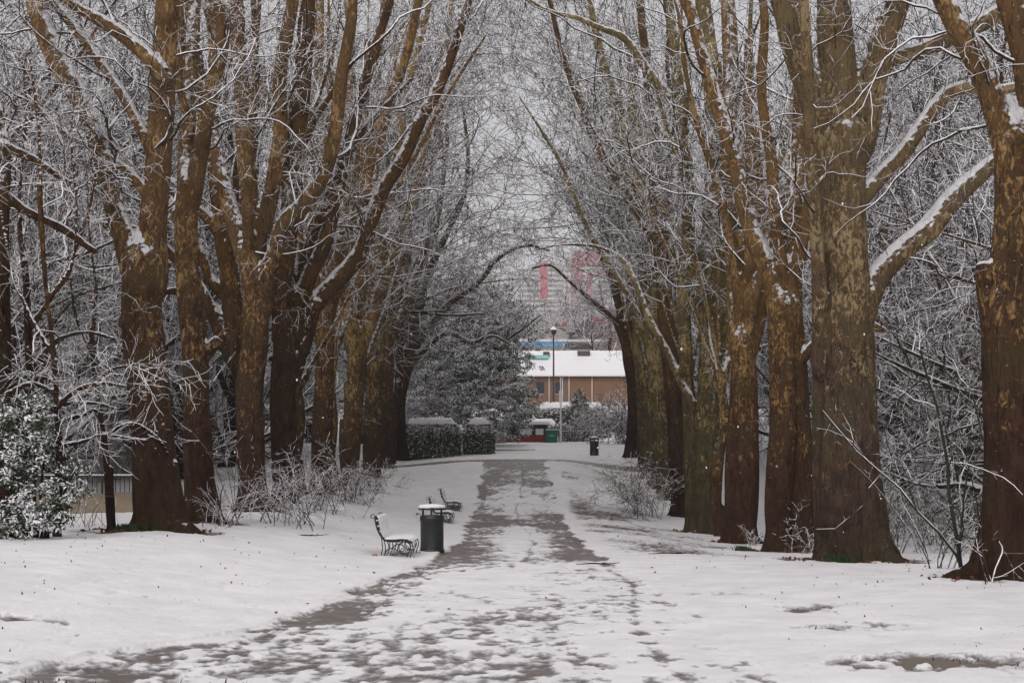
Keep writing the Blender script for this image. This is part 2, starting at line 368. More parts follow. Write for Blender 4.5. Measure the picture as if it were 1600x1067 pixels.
def grow(P, Rr, dens, lr, ang, K, wig, up, coef, rmin, tmin=.15, rng=RNG, box=None, shape=.55):
    N, Kp, _ = P.shape
    seg = np.linalg.norm(np.diff(P, axis=1), axis=2).sum(1)
    cnt = rng.poisson(seg*(1-tmin)*dens)
    idx = np.repeat(np.arange(N), cnt); n = len(idx)
    if n == 0: return None
    t = tmin + (1-tmin)*rng.random(n)
    f = t*(Kp-1); i = np.minimum(f.astype(int), Kp-2); w = (f-i)[:, None]
    p0 = P[idx, i]*(1-w) + P[idx, i+1]*w
    r0 = Rr[idx, i]*(1-w[:, 0]) + Rr[idx, i+1]*w[:, 0]
    d = unit(P[idx, i+1]-P[idx, i])
    if box is not None:
        k = box(p0); idx, t, p0, r0, d = idx[k], t[k], p0[k], r0[k], d[k]; n = len(idx)
        if n == 0: return None
    perp = unit(np.cross(d, rng.normal(size=(n, 3))))
    a = R_(ang)*(1+.35*rng.normal(size=(n, 1)))
    d = unit(d*np.cos(a) + perp*np.sin(a))
    L = (lr[0] + (lr[1]-lr[0])*rng.random(n))*(1.15-shape*t)
    L = np.minimum(L, seg[idx]*.9)
    st = (L/(K-1))[:, None]
    out = np.empty((n, K, 3)); out[:, 0] = p0
    for k in range(1, K):
        d = unit(d + wig*rng.normal(size=(n, 3)) + np.array([0, 0, up]))
        out[:, k] = out[:, k-1] + d*st
    rs = np.clip(np.minimum(r0*.62, L*coef), rmin, None)
    R2 = rs[:, None]*(1 - .72*np.linspace(0, 1, K)[None, :]); R2 = np.maximum(R2, rmin*.55)
    return out, R2
def resample(pts, K):
    """pts (n,4) x,y,z,r -> Catmull-Rom through them, K samples"""
    p = np.asarray(pts, float); n = len(p)
    if n == 2: p = np.stack([p[0]*(1-a)+p[1]*a for a in (0, .5, 1)]); n = 3
    e = np.concatenate([[2*p[0]-p[1]], p, [2*p[-1]-p[-2]]])
    t = np.linspace(0, n-1-1e-6, K); i = t.astype(int); f = (t-i)[:, None]
    a, b, c, d = e[i], e[i+1], e[i+2], e[i+3]
    o = .5*((2*b) + (-a+c)*f + (2*a-5*b+4*c-d)*f**2 + (-a+3*b-3*c+d)*f**3)
    o[:, 3] = np.maximum(o[:, 3], p[:, 3].min()*.8); return o
def solid_from(polys, voxel, name, mats, rough_amp, smooth=2, flute=True, base=None, seed=0, r0=.4):
    """capped tubes -> voxel remesh so that trunk and limbs grow out of one another -> bark relief"""
    V = []; Fq = []; Ft = []; n = 0
    for po in polys:
        K = len(po); m = 14
        v, q = tubes(po[None, :, :3], po[None, :, 3], m); Fq.append(q+n)
        V.append(v); c0 = n+len(v); V.append(po[[0, -1], :3])
        j = np.arange(m); Ft.append(np.stack([np.full(m, c0), n+(j+1) % m, n+j], 1)); o = n+(K-1)*m
        Ft.append(np.stack([np.full(m, c0+1), o+j, o+(j+1) % m], 1)); n = c0+2
    me = raw_mesh('tmp', np.concatenate(V), [np.concatenate(Fq), np.concatenate(Ft)])
    ob = bpy.data.objects.new('tmp', me); COL.objects.link(ob)
    rm = ob.modifiers.new('r', 'REMESH'); rm.mode = 'VOXEL'; rm.voxel_size = voxel; rm.use_smooth_shade = True
    sm = ob.modifiers.new('s', 'SMOOTH'); sm.iterations = smooth; sm.factor = .5
    dg = bpy.context.evaluated_depsgraph_get(); dg.update()
    m2 = bpy.data.meshes.new_from_object(ob.evaluated_get(dg)); m2.name = name
    bpy.data.objects.remove(ob); bpy.data.meshes.remove(me)
    k = len(m2.vertices); co = np.empty(k*3, np.float32); m2.vertices.foreach_get('co', co); co = co.reshape(-1, 3)
    no = np.empty(k*3, np.float32); m2.vertices.foreach_get('normal', no); no = no.reshape(-1, 3)
    x, y, z = co.T.astype(float)
    d = rough_amp*(fbm(x*1.6+seed, y*1.6, z*.55, seed=5, o=3) + .45*fbm(x*5+seed, y*5, z*1.8, seed=6, o=2))
    d += rough_amp*.9*np.maximum(0, fbm(x*1.3, y*1.3+seed, z*1.1, seed=8, o=2)-.25)*2
    d += .16*r0*fbm(x*1.15/r0+seed, y*1.15/r0, z*.22, seed=15, o=3)*sstep(7, 4, z) + .07*r0*fbm(x*3.2/r0+seed, y*3.2/r0, z*.5, seed=16, o=2)*sstep(7, 4, z)
    d += .10*r0*np.maximum(0, fbm(x*2.6/r0, y*2.6/r0, z*.3, seed=19, o=2))*sstep(1.4, 0, z)
    up = sstep(.25, .5, no[:, 2].astype(float)); d += up*(.022+.02*fbm(x*4, y*4, z*4, seed=29, o=3))*(z > .8)
    co = co + no*d[:, None].astype(np.float32)
    m2.vertices.foreach_set('co', co.ravel()); m2.polygons.foreach_set('use_smooth', np.ones(len(m2.polygons), bool))
    m2.materials.clear()
    for a in mats: m2.materials.append(a)
    m2.update(); return m2

# ------------------------------------------------------------------ mesh builder for made things
class MB:
    def __init__(s): s.V = []; s.Q = []; s.T = []; s.sq = []; s.st = []; s.mq = []; s.mt = []; s.n = 0
    def _add(s, V, Q=None, T=None, sm=False, mi=0):
        V = np.asarray(V, float); s.V.append(V)
        if Q is not None and len(Q): s.Q.append(np.asarray(Q)+s.n); s.sq += [sm]*len(Q); s.mq += [mi]*len(Q)
        if T is not None and len(T): s.T.append(np.asarray(T)+s.n); s.st += [sm]*len(T); s.mt += [mi]*len(T)
        s.n += len(V); return s
    def box(s, x0, x1, y0, y1, z0, z1, mi=0):
        V = [(x, y, z) for z in (z0, z1) for y in (y0, y1) for x in (x0, x1)]
        return s._add(V, [(0,2,3,1),(4,5,7,6),(0,1,5,4),(2,6,7,3),(0,4,6,2),(1,3,7,5)], mi=mi)
    def bbox(s, x0, x1, y0, y1, z0, z1, b=.01, mi=0):
        """box with bevelled long edges (octagonal section in x-z)"""
        pr = [(x0+b,z0),(x1-b,z0),(x1,z0+b),(x1,z1-b),(x1-b,z1),(x0+b,z1),(x0,z1-b),(x0,z0+b)]
        V = [(x, y0, z) for x, z in pr] + [(x, y1, z) for x, z in pr] + [((x0+x1)/2, y0, (z0+z1)/2), ((x0+x1)/2, y1, (z0+z1)/2)]
        Q = [(i, (i+1) % 8, 8+(i+1) % 8, 8+i) for i in range(8)]
        T = [(16, (i+1) % 8, i) for i in range(8)] + [(17, 8+i, 8+(i+1) % 8) for i in range(8)]
        return s._add(V, Q, T, mi=mi)
    def tube(s, pts, r, m=8, mi=0, sm=True, K=None):
        p = np.array([[*q, (r if np.isscalar(r) else r[i])] for i, q in enumerate(pts)], float)
        if K: p = resample(p, K)
        v, q = tubes(p[None, :, :3], p[None, :, 3], m); n = len(v); V = np.concatenate([v, p[[0, -1], :3]]); j = np.arange(m); o = (len(p)-1)*m
        T = np.concatenate([np.stack([np.full(m, n), (j+1) % m, j], 1), np.stack([np.full(m, n+1), o+j, o+(j+1) % m], 1)])
        return s._add(V, q, T, sm, mi)
    def lathe(s, prof, n=32, x=0, y=0, z=0, mi=0, sm=True):
        V = []; k = len(prof)
        for r, h in prof:
            for i in range(n): a = 2*math.pi*i/n; V.append((x+r*math.cos(a), y+r*math.sin(a), z+h))
        Q = [(j*n+i, j*n+(i+1) % n, (j+1)*n+(i+1) % n, (j+1)*n+i) for j in range(k-1) for i in range(n)]
        return s._add(V, Q, sm=sm, mi=mi)
    def quad(s, pts, mi=0): return s._add(pts, [(0,1,2,3)], mi=mi)
    def prism(s, prof, y0, y1, mi=0):
        n = len(prof); V = [(x, y0, z) for x, z in prof]+[(x, y1, z) for x, z in prof]
        cx, cz = np.mean([p[0] for p in prof]), np.mean([p[1] for p in prof]); V += [(cx, y0, cz), (cx, y1, cz)]
        return s._add(V, [(i, (i+1) % n, n+(i+1) % n, n+i) for i in range(n)], [(2*n, (i+1) % n, i) for i in range(n)]+[(2*n+1, n+i, n+(i+1) % n) for i in range(n)], mi=mi)
    def build(s, name, mats, parent=None, loc=None):
        mats = mats if isinstance(mats, (list, tuple)) else [mats]
        fs = []; sm = []; mi = []
        if s.Q: fs.append(np.concatenate(s.Q)); sm += s.sq; mi += s.mq
        if s.T: fs.append(np.concatenate(s.T)); sm += s.st; mi += s.mt
        return link(name, raw_mesh(name, np.concatenate(s.V), fs, mats, np.array(sm, bool), mi), parent, loc)
def snow_pad(name, x0, x1, y0, y1, z, h, parent, nx=24, ny=24, seed=0, fn=None):
    """a lumpy slab of lying snow with rounded rim"""
    u, v = np.meshgrid(np.linspace(0, 1, nx), np.linspace(0, 1, ny))
    X = x0+(x1-x0)*u; Y = y0+(y1-y0)*v
    e = np.minimum(np.minimum(u, 1-u)*(x1-x0), np.minimum(v, 1-v)*(y1-y0))/max(h, 1e-3)
    Zb = fn(X, Y) if fn else np.full_like(X, z)
    Z = Zb + h*np.sqrt(np.clip(e*1.4, 0, 1))*(1+.3*fbm(X*6, Y*6, seed=seed+90, o=3)) 
    V = np.concatenate([np.stack([X, Y, Z], -1).reshape(-1, 3), np.stack([X, Y, Zb-.004], -1).reshape(-1, 3)])
    r, q = np.meshgrid(np.arange(ny-1), np.arange(nx-1), indexing='ij'); i = (r*nx+q).ravel(); N = nx*ny
    top = np.stack([i, i+1, i+nx+1, i+nx], 1)
    return link(name, raw_mesh(name, V, [np.concatenate([top, (top+N)[:, ::-1]])], [M['snow']], True), parent)
def leaves(centers, radii, n, size, rng, shell=.5, flatness=.5, aspect=2.0, clump=3.2):
    """leaf blades in drooping clumps that cover a set of ellipsoidal masses; returns V, Q"""
    c = np.array(centers, float); r = np.array(radii, float); nc = max(60, n//38)
    w = (r[:, 0]*r[:, 1]*r[:, 2])**.66; idx = rng.choice(len(c), nc, p=w/w.sum())
    d = unit(rng.normal(size=(nc, 3))); t = 1-shell*rng.random((nc, 1))**1.6
    cc = c[idx]+d*r[idx]*t*(1+.30*rng.normal(size=(nc, 1)))
    cr = size*clump*(.6+.9*rng.random((nc, 1)))
    k = rng.integers(0, nc, n); e = unit(rng.normal(size=(n, 3))); q = rng.random((n, 1))**.5
    p = cc[k]+e*q*cr[k]*np.array([1.25, 1.25, .75]); out = d[k]*np.array([1, 1, .2])
    p[:, 2] -= (q[:, 0]**2)*cr[k][:, 0]*.35
    nrm = unit(rng.normal(size=(n, 3))*flatness + e*.55 + out*.7 + np.array([0, 0, .6]))
    a = unit(np.cross(nrm, rng.normal(size=(n, 3)))); b = np.cross(nrm, a)
    s = size*(.5+.9*rng.random((n, 1))); droop = nrm*s*.18
    V = np.stack([p-a*s, p-b*s/aspect+droop, p+a*s-droop, p+b*s/aspect+droop], 1).reshape(-1, 3)
    return V, np.arange(n*4).reshape(-1, 4)
def copy_tree(o, parent=None):
    c = o.copy(); COL.objects.link(c); c.parent = parent
    for ch in o.children: copy_tree(ch, c)
    return c
# ------------------------------------------------------------------ the traced plane trees
def plane_tree(y, trunks, limbs, mat, label, extra=0, dens=1.0, lean=0, twig='twig', seed=0, cat='tree', group='plane trees lining the path', reach=1.0, name='plane_tree'):
    rng = np.random.default_rng(100+seed); s = S(y); slim = 1. if y < 40 else .86
    bx = (trunks[0][0][0]-800)/s; by = y; bz = G(bx, by)
    root = empty(name, (bx, by, bz)); tag(root, label, cat, group)
    polys = []; bearing = []
    for k, tr in enumerate(trunks):
        pts = []
        for j, (px, py, w) in enumerate(tr):
            X, Y, Z = at(px, py, y + (.25*k)); pts.append([X-bx, Y-by, Z-bz, .94*slim*w/s/2])
        pts[0][2] = .0; x0, y0, _, r0 = pts[0]
        pts.insert(0, [x0, y0, -.35, r0*1.12])
        if len(pts) > 2: pts.insert(2, [x0*.6+pts[2][0]*.4, y0, .38*min(1, pts[2][2]), r0*.86+.0])
        xe, ye, ze, re_ = pts[-1]; pts += [[xe, ye, ze+re_*1.1, re_*.74], [xe, ye+.1, ze+re_*2.3, re_*.42], [xe, ye+.2, ze+re_*3.4, re_*.15]]
        polys.append(resample(pts, 6*len(pts)))
        # root flare
        for q in range(6):
            a = q*math.pi/3 + rng.uniform(-.35, .35); e = rng.uniform(1.2, 1.75)
            polys.append(resample([[x0+.45*r0*math.cos(a), y0+.45*r0*math.sin(a), 1.0+.4*rng.random(), r0*.2], [x0+.66*r0*math.cos(a), y0+.66*r0*math.sin(a), .42, r0*.31], [x0+.92*r0*math.cos(a), y0+.92*r0*math.sin(a), .10, r0*.27], [x0+e*r0*math.cos(a), y0+e*r0*math.sin(a), -.14, r0*.22], [x0+e*1.3*r0*math.cos(a), y0+e*1.3*r0*math.sin(a), -.4, r0*.14]], 12))
    for lb in limbs:
        sl = rng.uniform(-.22, .30); pts = []; acc = 0; prev = None
        for (px, py, w) in lb:
            if prev: acc += math.hypot(px-prev[0], py-prev[1])/s
            prev = (px, py); yy = y + sl*acc
            X, Y, Z = at(px, py, yy); pts.append([X-bx, Y-by, Z-bz, w/S(yy)/2])
        p = np.array(pts)
        if lb[-1][1] < 60:      # goes on above the picture
            d = unit(p[-1, :3]-p[-2, :3]); d = unit(d + np.array([0, 0, .25]))
            L = 4.5; r = p[-1, 3]
            p = np.concatenate([p, [[*(p[-1, :3]+d*L*.5 + rng.normal(size=3)*.2), r*.7], [*(p[-1, :3]+d*L + rng.normal(size=3)*.4), r*.35]]])
        cand = np.concatenate([q for q in polys if len(q) > 12]); q0 = p[0, :3]-np.array([0, 0, 1.6*p[0, 3]])
        dist = np.linalg.norm(cand[:, :3]-q0, axis=1); j = int(dist.argmin())
        if dist[j] < 1.6: p = np.concatenate([[[*cand[j, :3], p[0, 3]*.85]], p])
        po = resample(p, 5*len(p)); polys.append(po); bearing.append(po)
    # extra steep limbs further up the row
    tip = polys[0][-1]
    for q in range(extra):
        h = rng.uniform(.52, .80); i = int(h*(len(polys[0])-1)); st = polys[0][i].copy()
        d = unit(np.array([rng.uniform(-.36, .36)*(1 if y < 60 else .55)+lean*.14, rng.uniform(-.4, .4), 1.0])); r = min(.26 if y < 65 else .17, st[3]*rng.uniform(.42, .62))
        pts = [[*st[:3], r]]; L = (EYE+HZ/s-bz-st[2])*rng.uniform(.75, 1.1)
        for k in range(1, 9):
            d = unit(d + rng.normal(size=3)*(.12 if y < 60 else .065) + np.array([lean*.028, 0, .05])); pts.append([*(np.array(pts[-1][:3])+d*L/8), r*(1-.088*k)])
        po = resample(pts, 34); polys.append(po); bearing.append(po)
    vox = max(.028, y*.0011)
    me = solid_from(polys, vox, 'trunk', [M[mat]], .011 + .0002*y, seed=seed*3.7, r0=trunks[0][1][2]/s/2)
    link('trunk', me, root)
    # crown
    K = 20; P = np.stack([resample(b[::3], K) if len(b[::3]) > 2 else resample(b, K) for b in bearing]); R0 = P[:, :, 3]; P = P[:, :, :3]
    rm = .00019*y
    hi = EYE + (HZ+60)/s - bz
    box = lambda p: (p[:, 2] < hi+.5)
    acc = Acc(); fr = 1.0 if y < 35 else (.45 if y < 47 else .22)
    l1 = grow(P, R0, 1.15*dens*fr, (1.2*reach, 4.2*reach), 54, 14, .30, .045, .0095, rm*1.5, .22, rng, box)
    if y > 36 and lean != -1:      # long fine branches reaching over the path
        n_ = int((9 if y < 56 else 17)*dens); ii = rng.integers(0, len(P), n_); kk = rng.integers(6, K-1, n_); sg = -np.sign(bx); KK = 14
        Q = np.empty((n_, KK, 3)); Q[:, 0] = P[ii, kk]; d = unit(np.stack([sg*(.5+.6*rng.random(n_)), rng.normal(size=n_)*.5, .25+.7*rng.random(n_)], 1)); LL = (3.5+(5.5 if y < 56 else 8)*rng.random((n_, 1)))*min(1.25, y/60)
        for k_ in range(1, KK): d = unit(d+rng.normal(size=d.shape)*.2+np.array([0, 0, .03])); Q[:, k_] = Q[:, k_-1]+d*LL/(KK-1)
        RR = np.maximum(rm*1.4, np.minimum(R0[ii, kk][:, None]*.5, .045)*(1-.75*np.linspace(0, 1, KK))[None]); ok = Q[:, 0, 2] > 5
        if l1[0].shape[1] == KK and ok.any(): l1 = (np.concatenate([l1[0], Q[ok]]), np.concatenate([l1[1], RR[ok]]))
    acc.add(*tubes(*l1, 6), True)
    l2 = grow(*l1, 2.4*dens, (.6, 2.0), 50, 8, .32, .035, .010, rm*1.1, .12, rng, box)
    acc.add(*tubes(*l2, 4, rng.random(len(l2[0]))*6), True)
    l2b = grow(P, R0, 1.0*dens*fr**1.6, (.5, 1.6), 60, 8, .28, .04, .010, rm*1.1, .15, rng, box)
    acc.add(*tubes(*l2b, 4, rng.random(len(l2b[0]))*6), True)
    l2 = (np.concatenate([l2[0], l2b[0]]), np.concatenate([l2[1], l2b[1]]))
    l3 = grow(*l2, (5.4 if y < 35 else (4.0 if y < 47 else 2.6))*dens, (.3, .95), 48, 5, .30, .02, .009, rm, .1, rng, box)
    acc.add(*tubes(*l3, 3, rng.random(len(l3[0]))*6), False)
    if y < 50:
        l4 = grow(*l3, (3.2 if y < 35 else 2.0)*dens, (.15, .42), 45, 3, .22, .02, .009, rm, .2, rng, box)
        acc.add(*tubes(*l4, 3, rng.random(len(l4[0]))*6), False)
    link('crown', acc.mesh('crown', [M[twig]]), root)
    return root
LT = 'left row of plane trees'; RT = 'right row of plane trees'
plane_tree(25.5, [[(2,850,60),(0,700,46),(0,560,40),(-2,420,36),(0,300,32)]],
  [[(0,310,28),(5,240,26),(-10,150,22),(-30,40,18)],[(0,300,16),(40,330,14),(100,360,12),(150,395,9)],[(5,230,16),(60,255,12),(110,290,9)]],
  'bark_dark', 'dark plane tree cut by the left edge of the picture, behind the snowy evergreen shrub', seed=1, lean=-1)
plane_tree(28, [[(250,830,92),(244,760,76),(236,650,68),(228,560,67),(222,480,64),(226,425,64)]],
  [[(215,440,40),(197,385,37),(181,330,34),(165,260,34),(135,175,32),(92,100,32),(66,40,31),(55,-20,30)],
   [(236,440,50),(238,360,44),(246,280,41),(254,150,40),(262,0,36),(265,-20,34)],
   [(244,290,16),(232,232,15),(200,165,15),(150,90,14),(97,22,13),(72,-15,12)],
   [(254,120,26),(215,75,23),(165,38,19),(105,4,15),(85,-15,13)],
   [(245,330,16),(200,270,14),(150,235,11),(100,210,9),(40,150,7)],
   [(215,470,20),(202,500,30),(196,512,24)]],
  'bark_brown', 'nearest full plane tree on the left, stout forked trunk with green moss at its foot', seed=2, lean=-1)
plane_tree(31.5, [[(315,828,62),(312,760,52),(308,650,47),(305,560,44),(297,460,41),(291,370,39),(294,300,38)]],
  [[(291,310,28),(291,240,26),(297,140,25),(301,50,23),(302,-20,22)],
   [(300,310,30),(315,225,26),(331,140,24),(348,60,23),(344,20,20),(325,-15,17)],
   [(318,560,22),(335,538,22),(343,528,19)],[(285,340,18),(277,335,17),(272,346,12)],
   [(298,200,14),(280,130,13),(285,60,12),(280,-10,11)]],
  'bark_brown', 'slim twin-stemmed plane tree with an ochre streak, second full trunk on the left', seed=3)
plane_tree(38, [[(395,800,54),(392,700,47),(389,610,46),(398,530,45),(398,450,42),(391,400,40)]],
  [[(384,405,30),(368,355,27),(352,300,26),(340,250,24),(330,180,22),(335,90,19),(328,-20,17)],
   [(390,400,28),(392,330,27),(383,230,27),(376,120,26),(370,20,24),(368,-20,22)],
   [(398,415,26),(414,345,26),(428,280,25),(439,200,24),(437,125,22),(449,50,21),(460,-15,19)],
   [(410,490,27),(417,430,27),(432,392,27),(445,350,27),(482,312,25),(510,262,23),(524,205,22),(534,120,20),(548,40,18),(552,-20,15)],
   [(378,402,16),(374,398,15),(369,404,10)]],
  'bark_brown', 'waisted plane trunk with four upright limbs, behind tall thin snowy stems on the left', extra=1, seed=4)
plane_tree(41, [[(404,790,40),(396,700,40),(383,600,42),(367,520,42),(359,440,38),(350,375,34)]],
  [[(350,380,30),(342,315,26),(332,240,23),(318,150,19),(300,50,15),(290,-20,12)],
   [(375,580,28),(345,520,24),(326,478,22),(298,432,20),(262,392,16),(215,360,12),(150,350,9)],
   [(366,520,20),(345,490,18),(318,472,16),(290,455,13),(240,460,10),(190,480,7)],
   [(360,470,20),(330,440,18),(315,400,16),(280,340,13),(240,300,10)],
   [(352,380,20),(330,350,18),(312,330,15),(270,300,11),(200,290,8)],
   [(354,400,16),(375,330,14),(395,240,13),(400,120,11),(395,-10,9)]],
  'bark_dark', 'dark leaning plane tree throwing snow-topped limbs out to the left, behind the waisted trunk', extra=1, lean=-1, seed=5)
plane_tree(44, [[(444,790,52),(444,700,48),(442,610,50),(446,560,50),(447,520,46)]],
  [[(448,540,36),(463,518,33),(490,478,30),(528,437,28),(560,400,26),(577,355,25),(597,300,22),(632,245,20),(656,190,19),(685,138,18),(707,82,16),(725,25,14),(738,-20,12)],
   [(443,525,36),(441,480,33),(445,413,31),(455,340,28),(464,250,25),(474,150,22),(482,50,20),(485,-20,18)],
   [(455,505,28),(471,462,25),(488,423,24),(508,380,23),(525,305,22),(545,225,20),(565,150,18),(588,70,15),(612,-10,13)],
   [(456,600,18),(470,560,17),(485,520,15),(498,470,13)]],
  'bark_dark', 'blackish plane tree whose long snow-topped limb sweeps far up to the right', extra=4, lean=.4, seed=6)
plane_tree(51, [[(502,785,44),(504,700,41),(506,620,39),(508,550,38),(508,490,34)]],
  [[(508,500,28),(518,450,26),(532,400,25),(562,325,23),(580,240,20),(605,165,18),(634,90,15),(657,-10,12)],
   [(506,500,24),(503,420,22),(500,320,20),(492,220,18),(498,100,16),(500,-10,13)],
   [(512,480,18),(540,430,18),(556,360,17),(560,270,15),(570,170,13),(575,60,11)]],
  'bark_red', 'pale brown plane tree rising out of the brambles, sixth trunk of the left row', extra=7, lean=.35, dens=1.25, seed=7)
plane_tree(58.5, [[(546,770,40),(549,700,37),(553,630,37),(558,570,37),(562,520,30)]],
  [[(560,530,26),(574,488,23),(586,445,21),(594,396,20),(603,350,19),(620,280,17),(630,160,15),(652,80,13),(672,-10,11)],
   [(556,540,22),(545,470,20),(540,380,18),(548,280,16),(545,160,14),(550,40,12)],
   [(566,540,18),(590,470,16),(612,400,14),(640,320,12),(665,230,10),(690,120,8)]],
  'bark_ochre', 'plane tree with bright orange flaking bark, halfway along the left row', extra=7, lean=.35, dens=1.25, seed=8)
plane_tree(66, [[(580,752,38),(580,690,34),(584,620,33),(590,560,32),(594,510,28)]],
  [[(594,520,24),(605,460,22),(618,420,20),(635,360,18),(650,305,16),(680,235,13),(690,140,11),(702,40,9)],
   [(590,520,20),(588,440,18),(585,350,16),(595,240,14),(590,120,12),(600,0,10)]],
  'bark_ochre', 'ochre plane tree in the left row just before the dark pair at its far end', extra=7, lean=.35, dens=1.25, seed=9)
plane_tree(75, [[(604,738,34),(601,690,31),(600,640,31),(602,580,30),(603,520,26)]],
  [[(603,530,22),(617,470,20),(633,415,18),(638,330,16),(650,220,13),(656,110,11),(650,0,9)],
   [(606,540,15),(630,490,14),(650,430,12),(668,370,10),(690,300,8)],
   [(600,530,18),(604,440,16),(612,340,14),(610,230,12),(622,100,10)]],
  'bark_brown', 'brown plane tree second from the far end of the left row', extra=7, lean=.35, dens=1.25, seed=10)
plane_tree(85, [[(626,724,34),(623,680,29),(622,640,28),(627,600,26)]],
  [[(626,610,20),(640,560,18),(659,524,16),(682,497,14),(705,472,12),(748,440,10),(780,402,8),(822,384,6),(860,392,4)],
   [(629,600,18),(645,530,16),(658,472,14),(680,402,12),(702,358,10),(726,300,9),(731,235,7),(720,150,5)],
   [(626,600,20),(632,520,17),(648,440,14),(672,380,11),(686,320,9),(696,250,7),(700,190,5)],
   [(628,590,14),(665,545,10),(700,520,9),(735,535,7),(770,525,5),(800,540,4)]],
  'bark_dark', 'last plane tree of the left row, arching right over the path', extra=5, lean=.5, seed=11, dens=1.25)
# ---- right row
plane_tree(20.8, [[(1580,905,128),(1584,820,112),(1586,720,102),(1584,620,100),(1580,520,96),(1580,430,80),(1582,340,64),(1582,240,60)]],
  [[(1577,250,46),(1552,160,39),(1526,98,36),(1496,42,35),(1468,-15,32)],
   [(1592,260,46),(1608,170,42),(1600,80,42),(1572,-20,40)],
   [(1568,540,62),(1552,465,48),(1546,425,42),(1546,412,30)],
   [(1600,420,50),(1625,300,45),(1640,150,40),(1640,0,36)]],
  'bark_brown', 'thick plane tree at the right edge of the picture, with a sawn knob', seed=21, dens=.7)
plane_tree(29, [[(1342,880,124),(1334,800,108),(1329,700,96),(1326,600,86),(1322,500,82),(1318,400,79),(1315,300,77),(1315,220,84)],
                [(1292,872,46),(1288,780,36),(1284,680,30),(1283,560,26)]],
  [[(1300,235,52),(1265,140,44),(1238,65,38),(1215,-15,32)],
   [(1318,215,66),(1309,110,60),(1302,-15,52)],
   [(1340,225,56),(1362,125,48),(1389,45,40),(1412,-18,36)],
   [(1353,150,34),(1385,98,30),(1405,90,27),(1458,72,27),(1520,44,26),(1560,20,24),(1595,-10,22)],
   [(1335,325,28),(1368,285,25),(1415,235,24),(1447,188,22),(1475,152,22),(1512,137,20),(1560,142,16),(1625,128,14)],
   [(1340,500,44),(1370,435,37),(1415,388,34),(1452,358,36),(1488,312,32),(1528,276,28),(1572,240,22),(1620,215,18)],
   [(1283,570,26),(1281,470,22),(1276,380,21),(1268,250,20),(1262,110,19),(1255,-15,17)],
   [(1312,190,26),(1285,140,22),(1255,85,18),(1225,20,14),(1205,-20,12)]],
  'bark_grey', 'largest plane tree, straight grey-brown trunk with arms curving right and moss at the foot', seed=22, dens=.8)
plane_tree(36.4, [[(1216,865,50),(1217,770,46),(1224,660,44),(1222,560,42),(1218,485,38)],
                  [(1250,868,52),(1251,770,49),(1246,660,46),(1240,560,44),(1236,485,36)]],
  [[(1218,495,36),(1207,440,33),(1181,380,30),(1161,310,28),(1149,250,26),(1126,180,23),(1101,100,20),(1081,25,18),(1066,-15,16)],
   [(1237,500,34),(1237,400,31),(1241,300,27),(1249,200,24),(1252,100,22),(1245,-15,18)],
   [(1240,450,24),(1256,360,21),(1270,280,18),(1278,200,15)],
   [(1225,440,20),(1212,350,19),(1205,250,18),(1190,150,16),(1195,40,14),(1190,-20,12)],
   [(1255,560,16),(1290,520,14),(1340,500,10),(1390,520,7)]],
  'bark_red', 'plane tree of two fused reddish boles, next behind the largest one on the right', extra=3, lean=-.1, seed=23)
plane_tree(43.6, [[(1165,852,52),(1166,770,48),(1165,660,46),(1163,580,46),(1162,530,40)],
                  [(1140,846,30),(1143,740,27),(1148,640,26),(1152,570,24)]],
  [[(1158,545,38),(1152,470,34),(1151,400,34),(1150,330,31),(1138,230,27),(1142,110,26),(1136,-15,22)],
   [(1168,560,26),(1184,512,20),(1196,450,18),(1200,380,16),(1188,300,14),(1180,200,12)],
   [(1155,500,20),(1172,400,20),(1178,300,18),(1168,180,16),(1170,60,14)]],
  'bark_red', 'red-brown plane tree that forks low with orange flaking bark, fourth trunk on the right', extra=4, lean=-.1, seed=24)
plane_tree(50, [[(1105,838,60),(1107,760,54),(1109,660,50),(1110,560,47),(1112,460,44)],
                [(1082,832,30),(1079,740,27),(1077,650,26),(1072,560,23)]],
  [[(1112,470,42),(1116,360,38),(1118,250,33),(1112,120,28),(1096,-15,23)],
   [(1072,570,22),(1069,480,21),(1071,400,20),(1076,300,18),(1066,180,17),(1051,60,15),(1045,-15,13)],
   [(1116,240,20),(1096,188,17),(1068,165,16),(1040,145,15),(1002,97,13),(975,60,12),(940,45,9),(900,28,8),(850,14,6)],
   [(1078,628,15),(1062,592,12),(1040,546,11),(1015,500,10),(996,450,9),(979,415,8),(965,400,7),(930,385,5),(880,383,4),(828,392,2.5)],
   [(1112,440,22),(1135,340,19),(1128,220,17),(1120,100,15)]],
  'bark_olive', 'yellow-green plane tree whose thin dark limb bows left over the path', extra=4, lean=-.2, seed=25, twig='twig_green')
plane_tree(57.5, [[(1062,808,42),(1060,730,38),(1054,640,36),(1048,570,34),(1042,510,30)]],
  [[(1048,540,24),(1066,480,20),(1062,445,19),(1044,408,18),(1020,370,17),(991,325,16),(965,280,15),(926,210,13),(896,135,11),(876,75,9),(856,-10,8)],
   [(1042,520,26),(1036,440,24),(1031,350,21),(1026,250,18),(1012,120,15),(1000,0,12)]],
  'bark_dark', 'dark-footed plane tree beside the snowy bush on the right', extra=5, lean=-.3, seed=26, twig='twig_green')
plane_tree(64.5, [[(1040,788,36),(1034,710,34),(1027,620,34),(1022,540,30)]],
  [[(1022,550,26),(1036,480,23),(1034,430,21),(1020,350,20),(1001,255,18),(976,190,15),(951,125,13),(931,50,11),(920,-10,9)],
   [(1020,550,22),(1015,450,20),(1005,340,17),(990,220,14),(985,100,11)]],
  'bark_olive', 'olive-brown plane tree directly behind the snowy bush on the right', extra=7, lean=-.35, dens=1.25, seed=27, twig='twig_green')
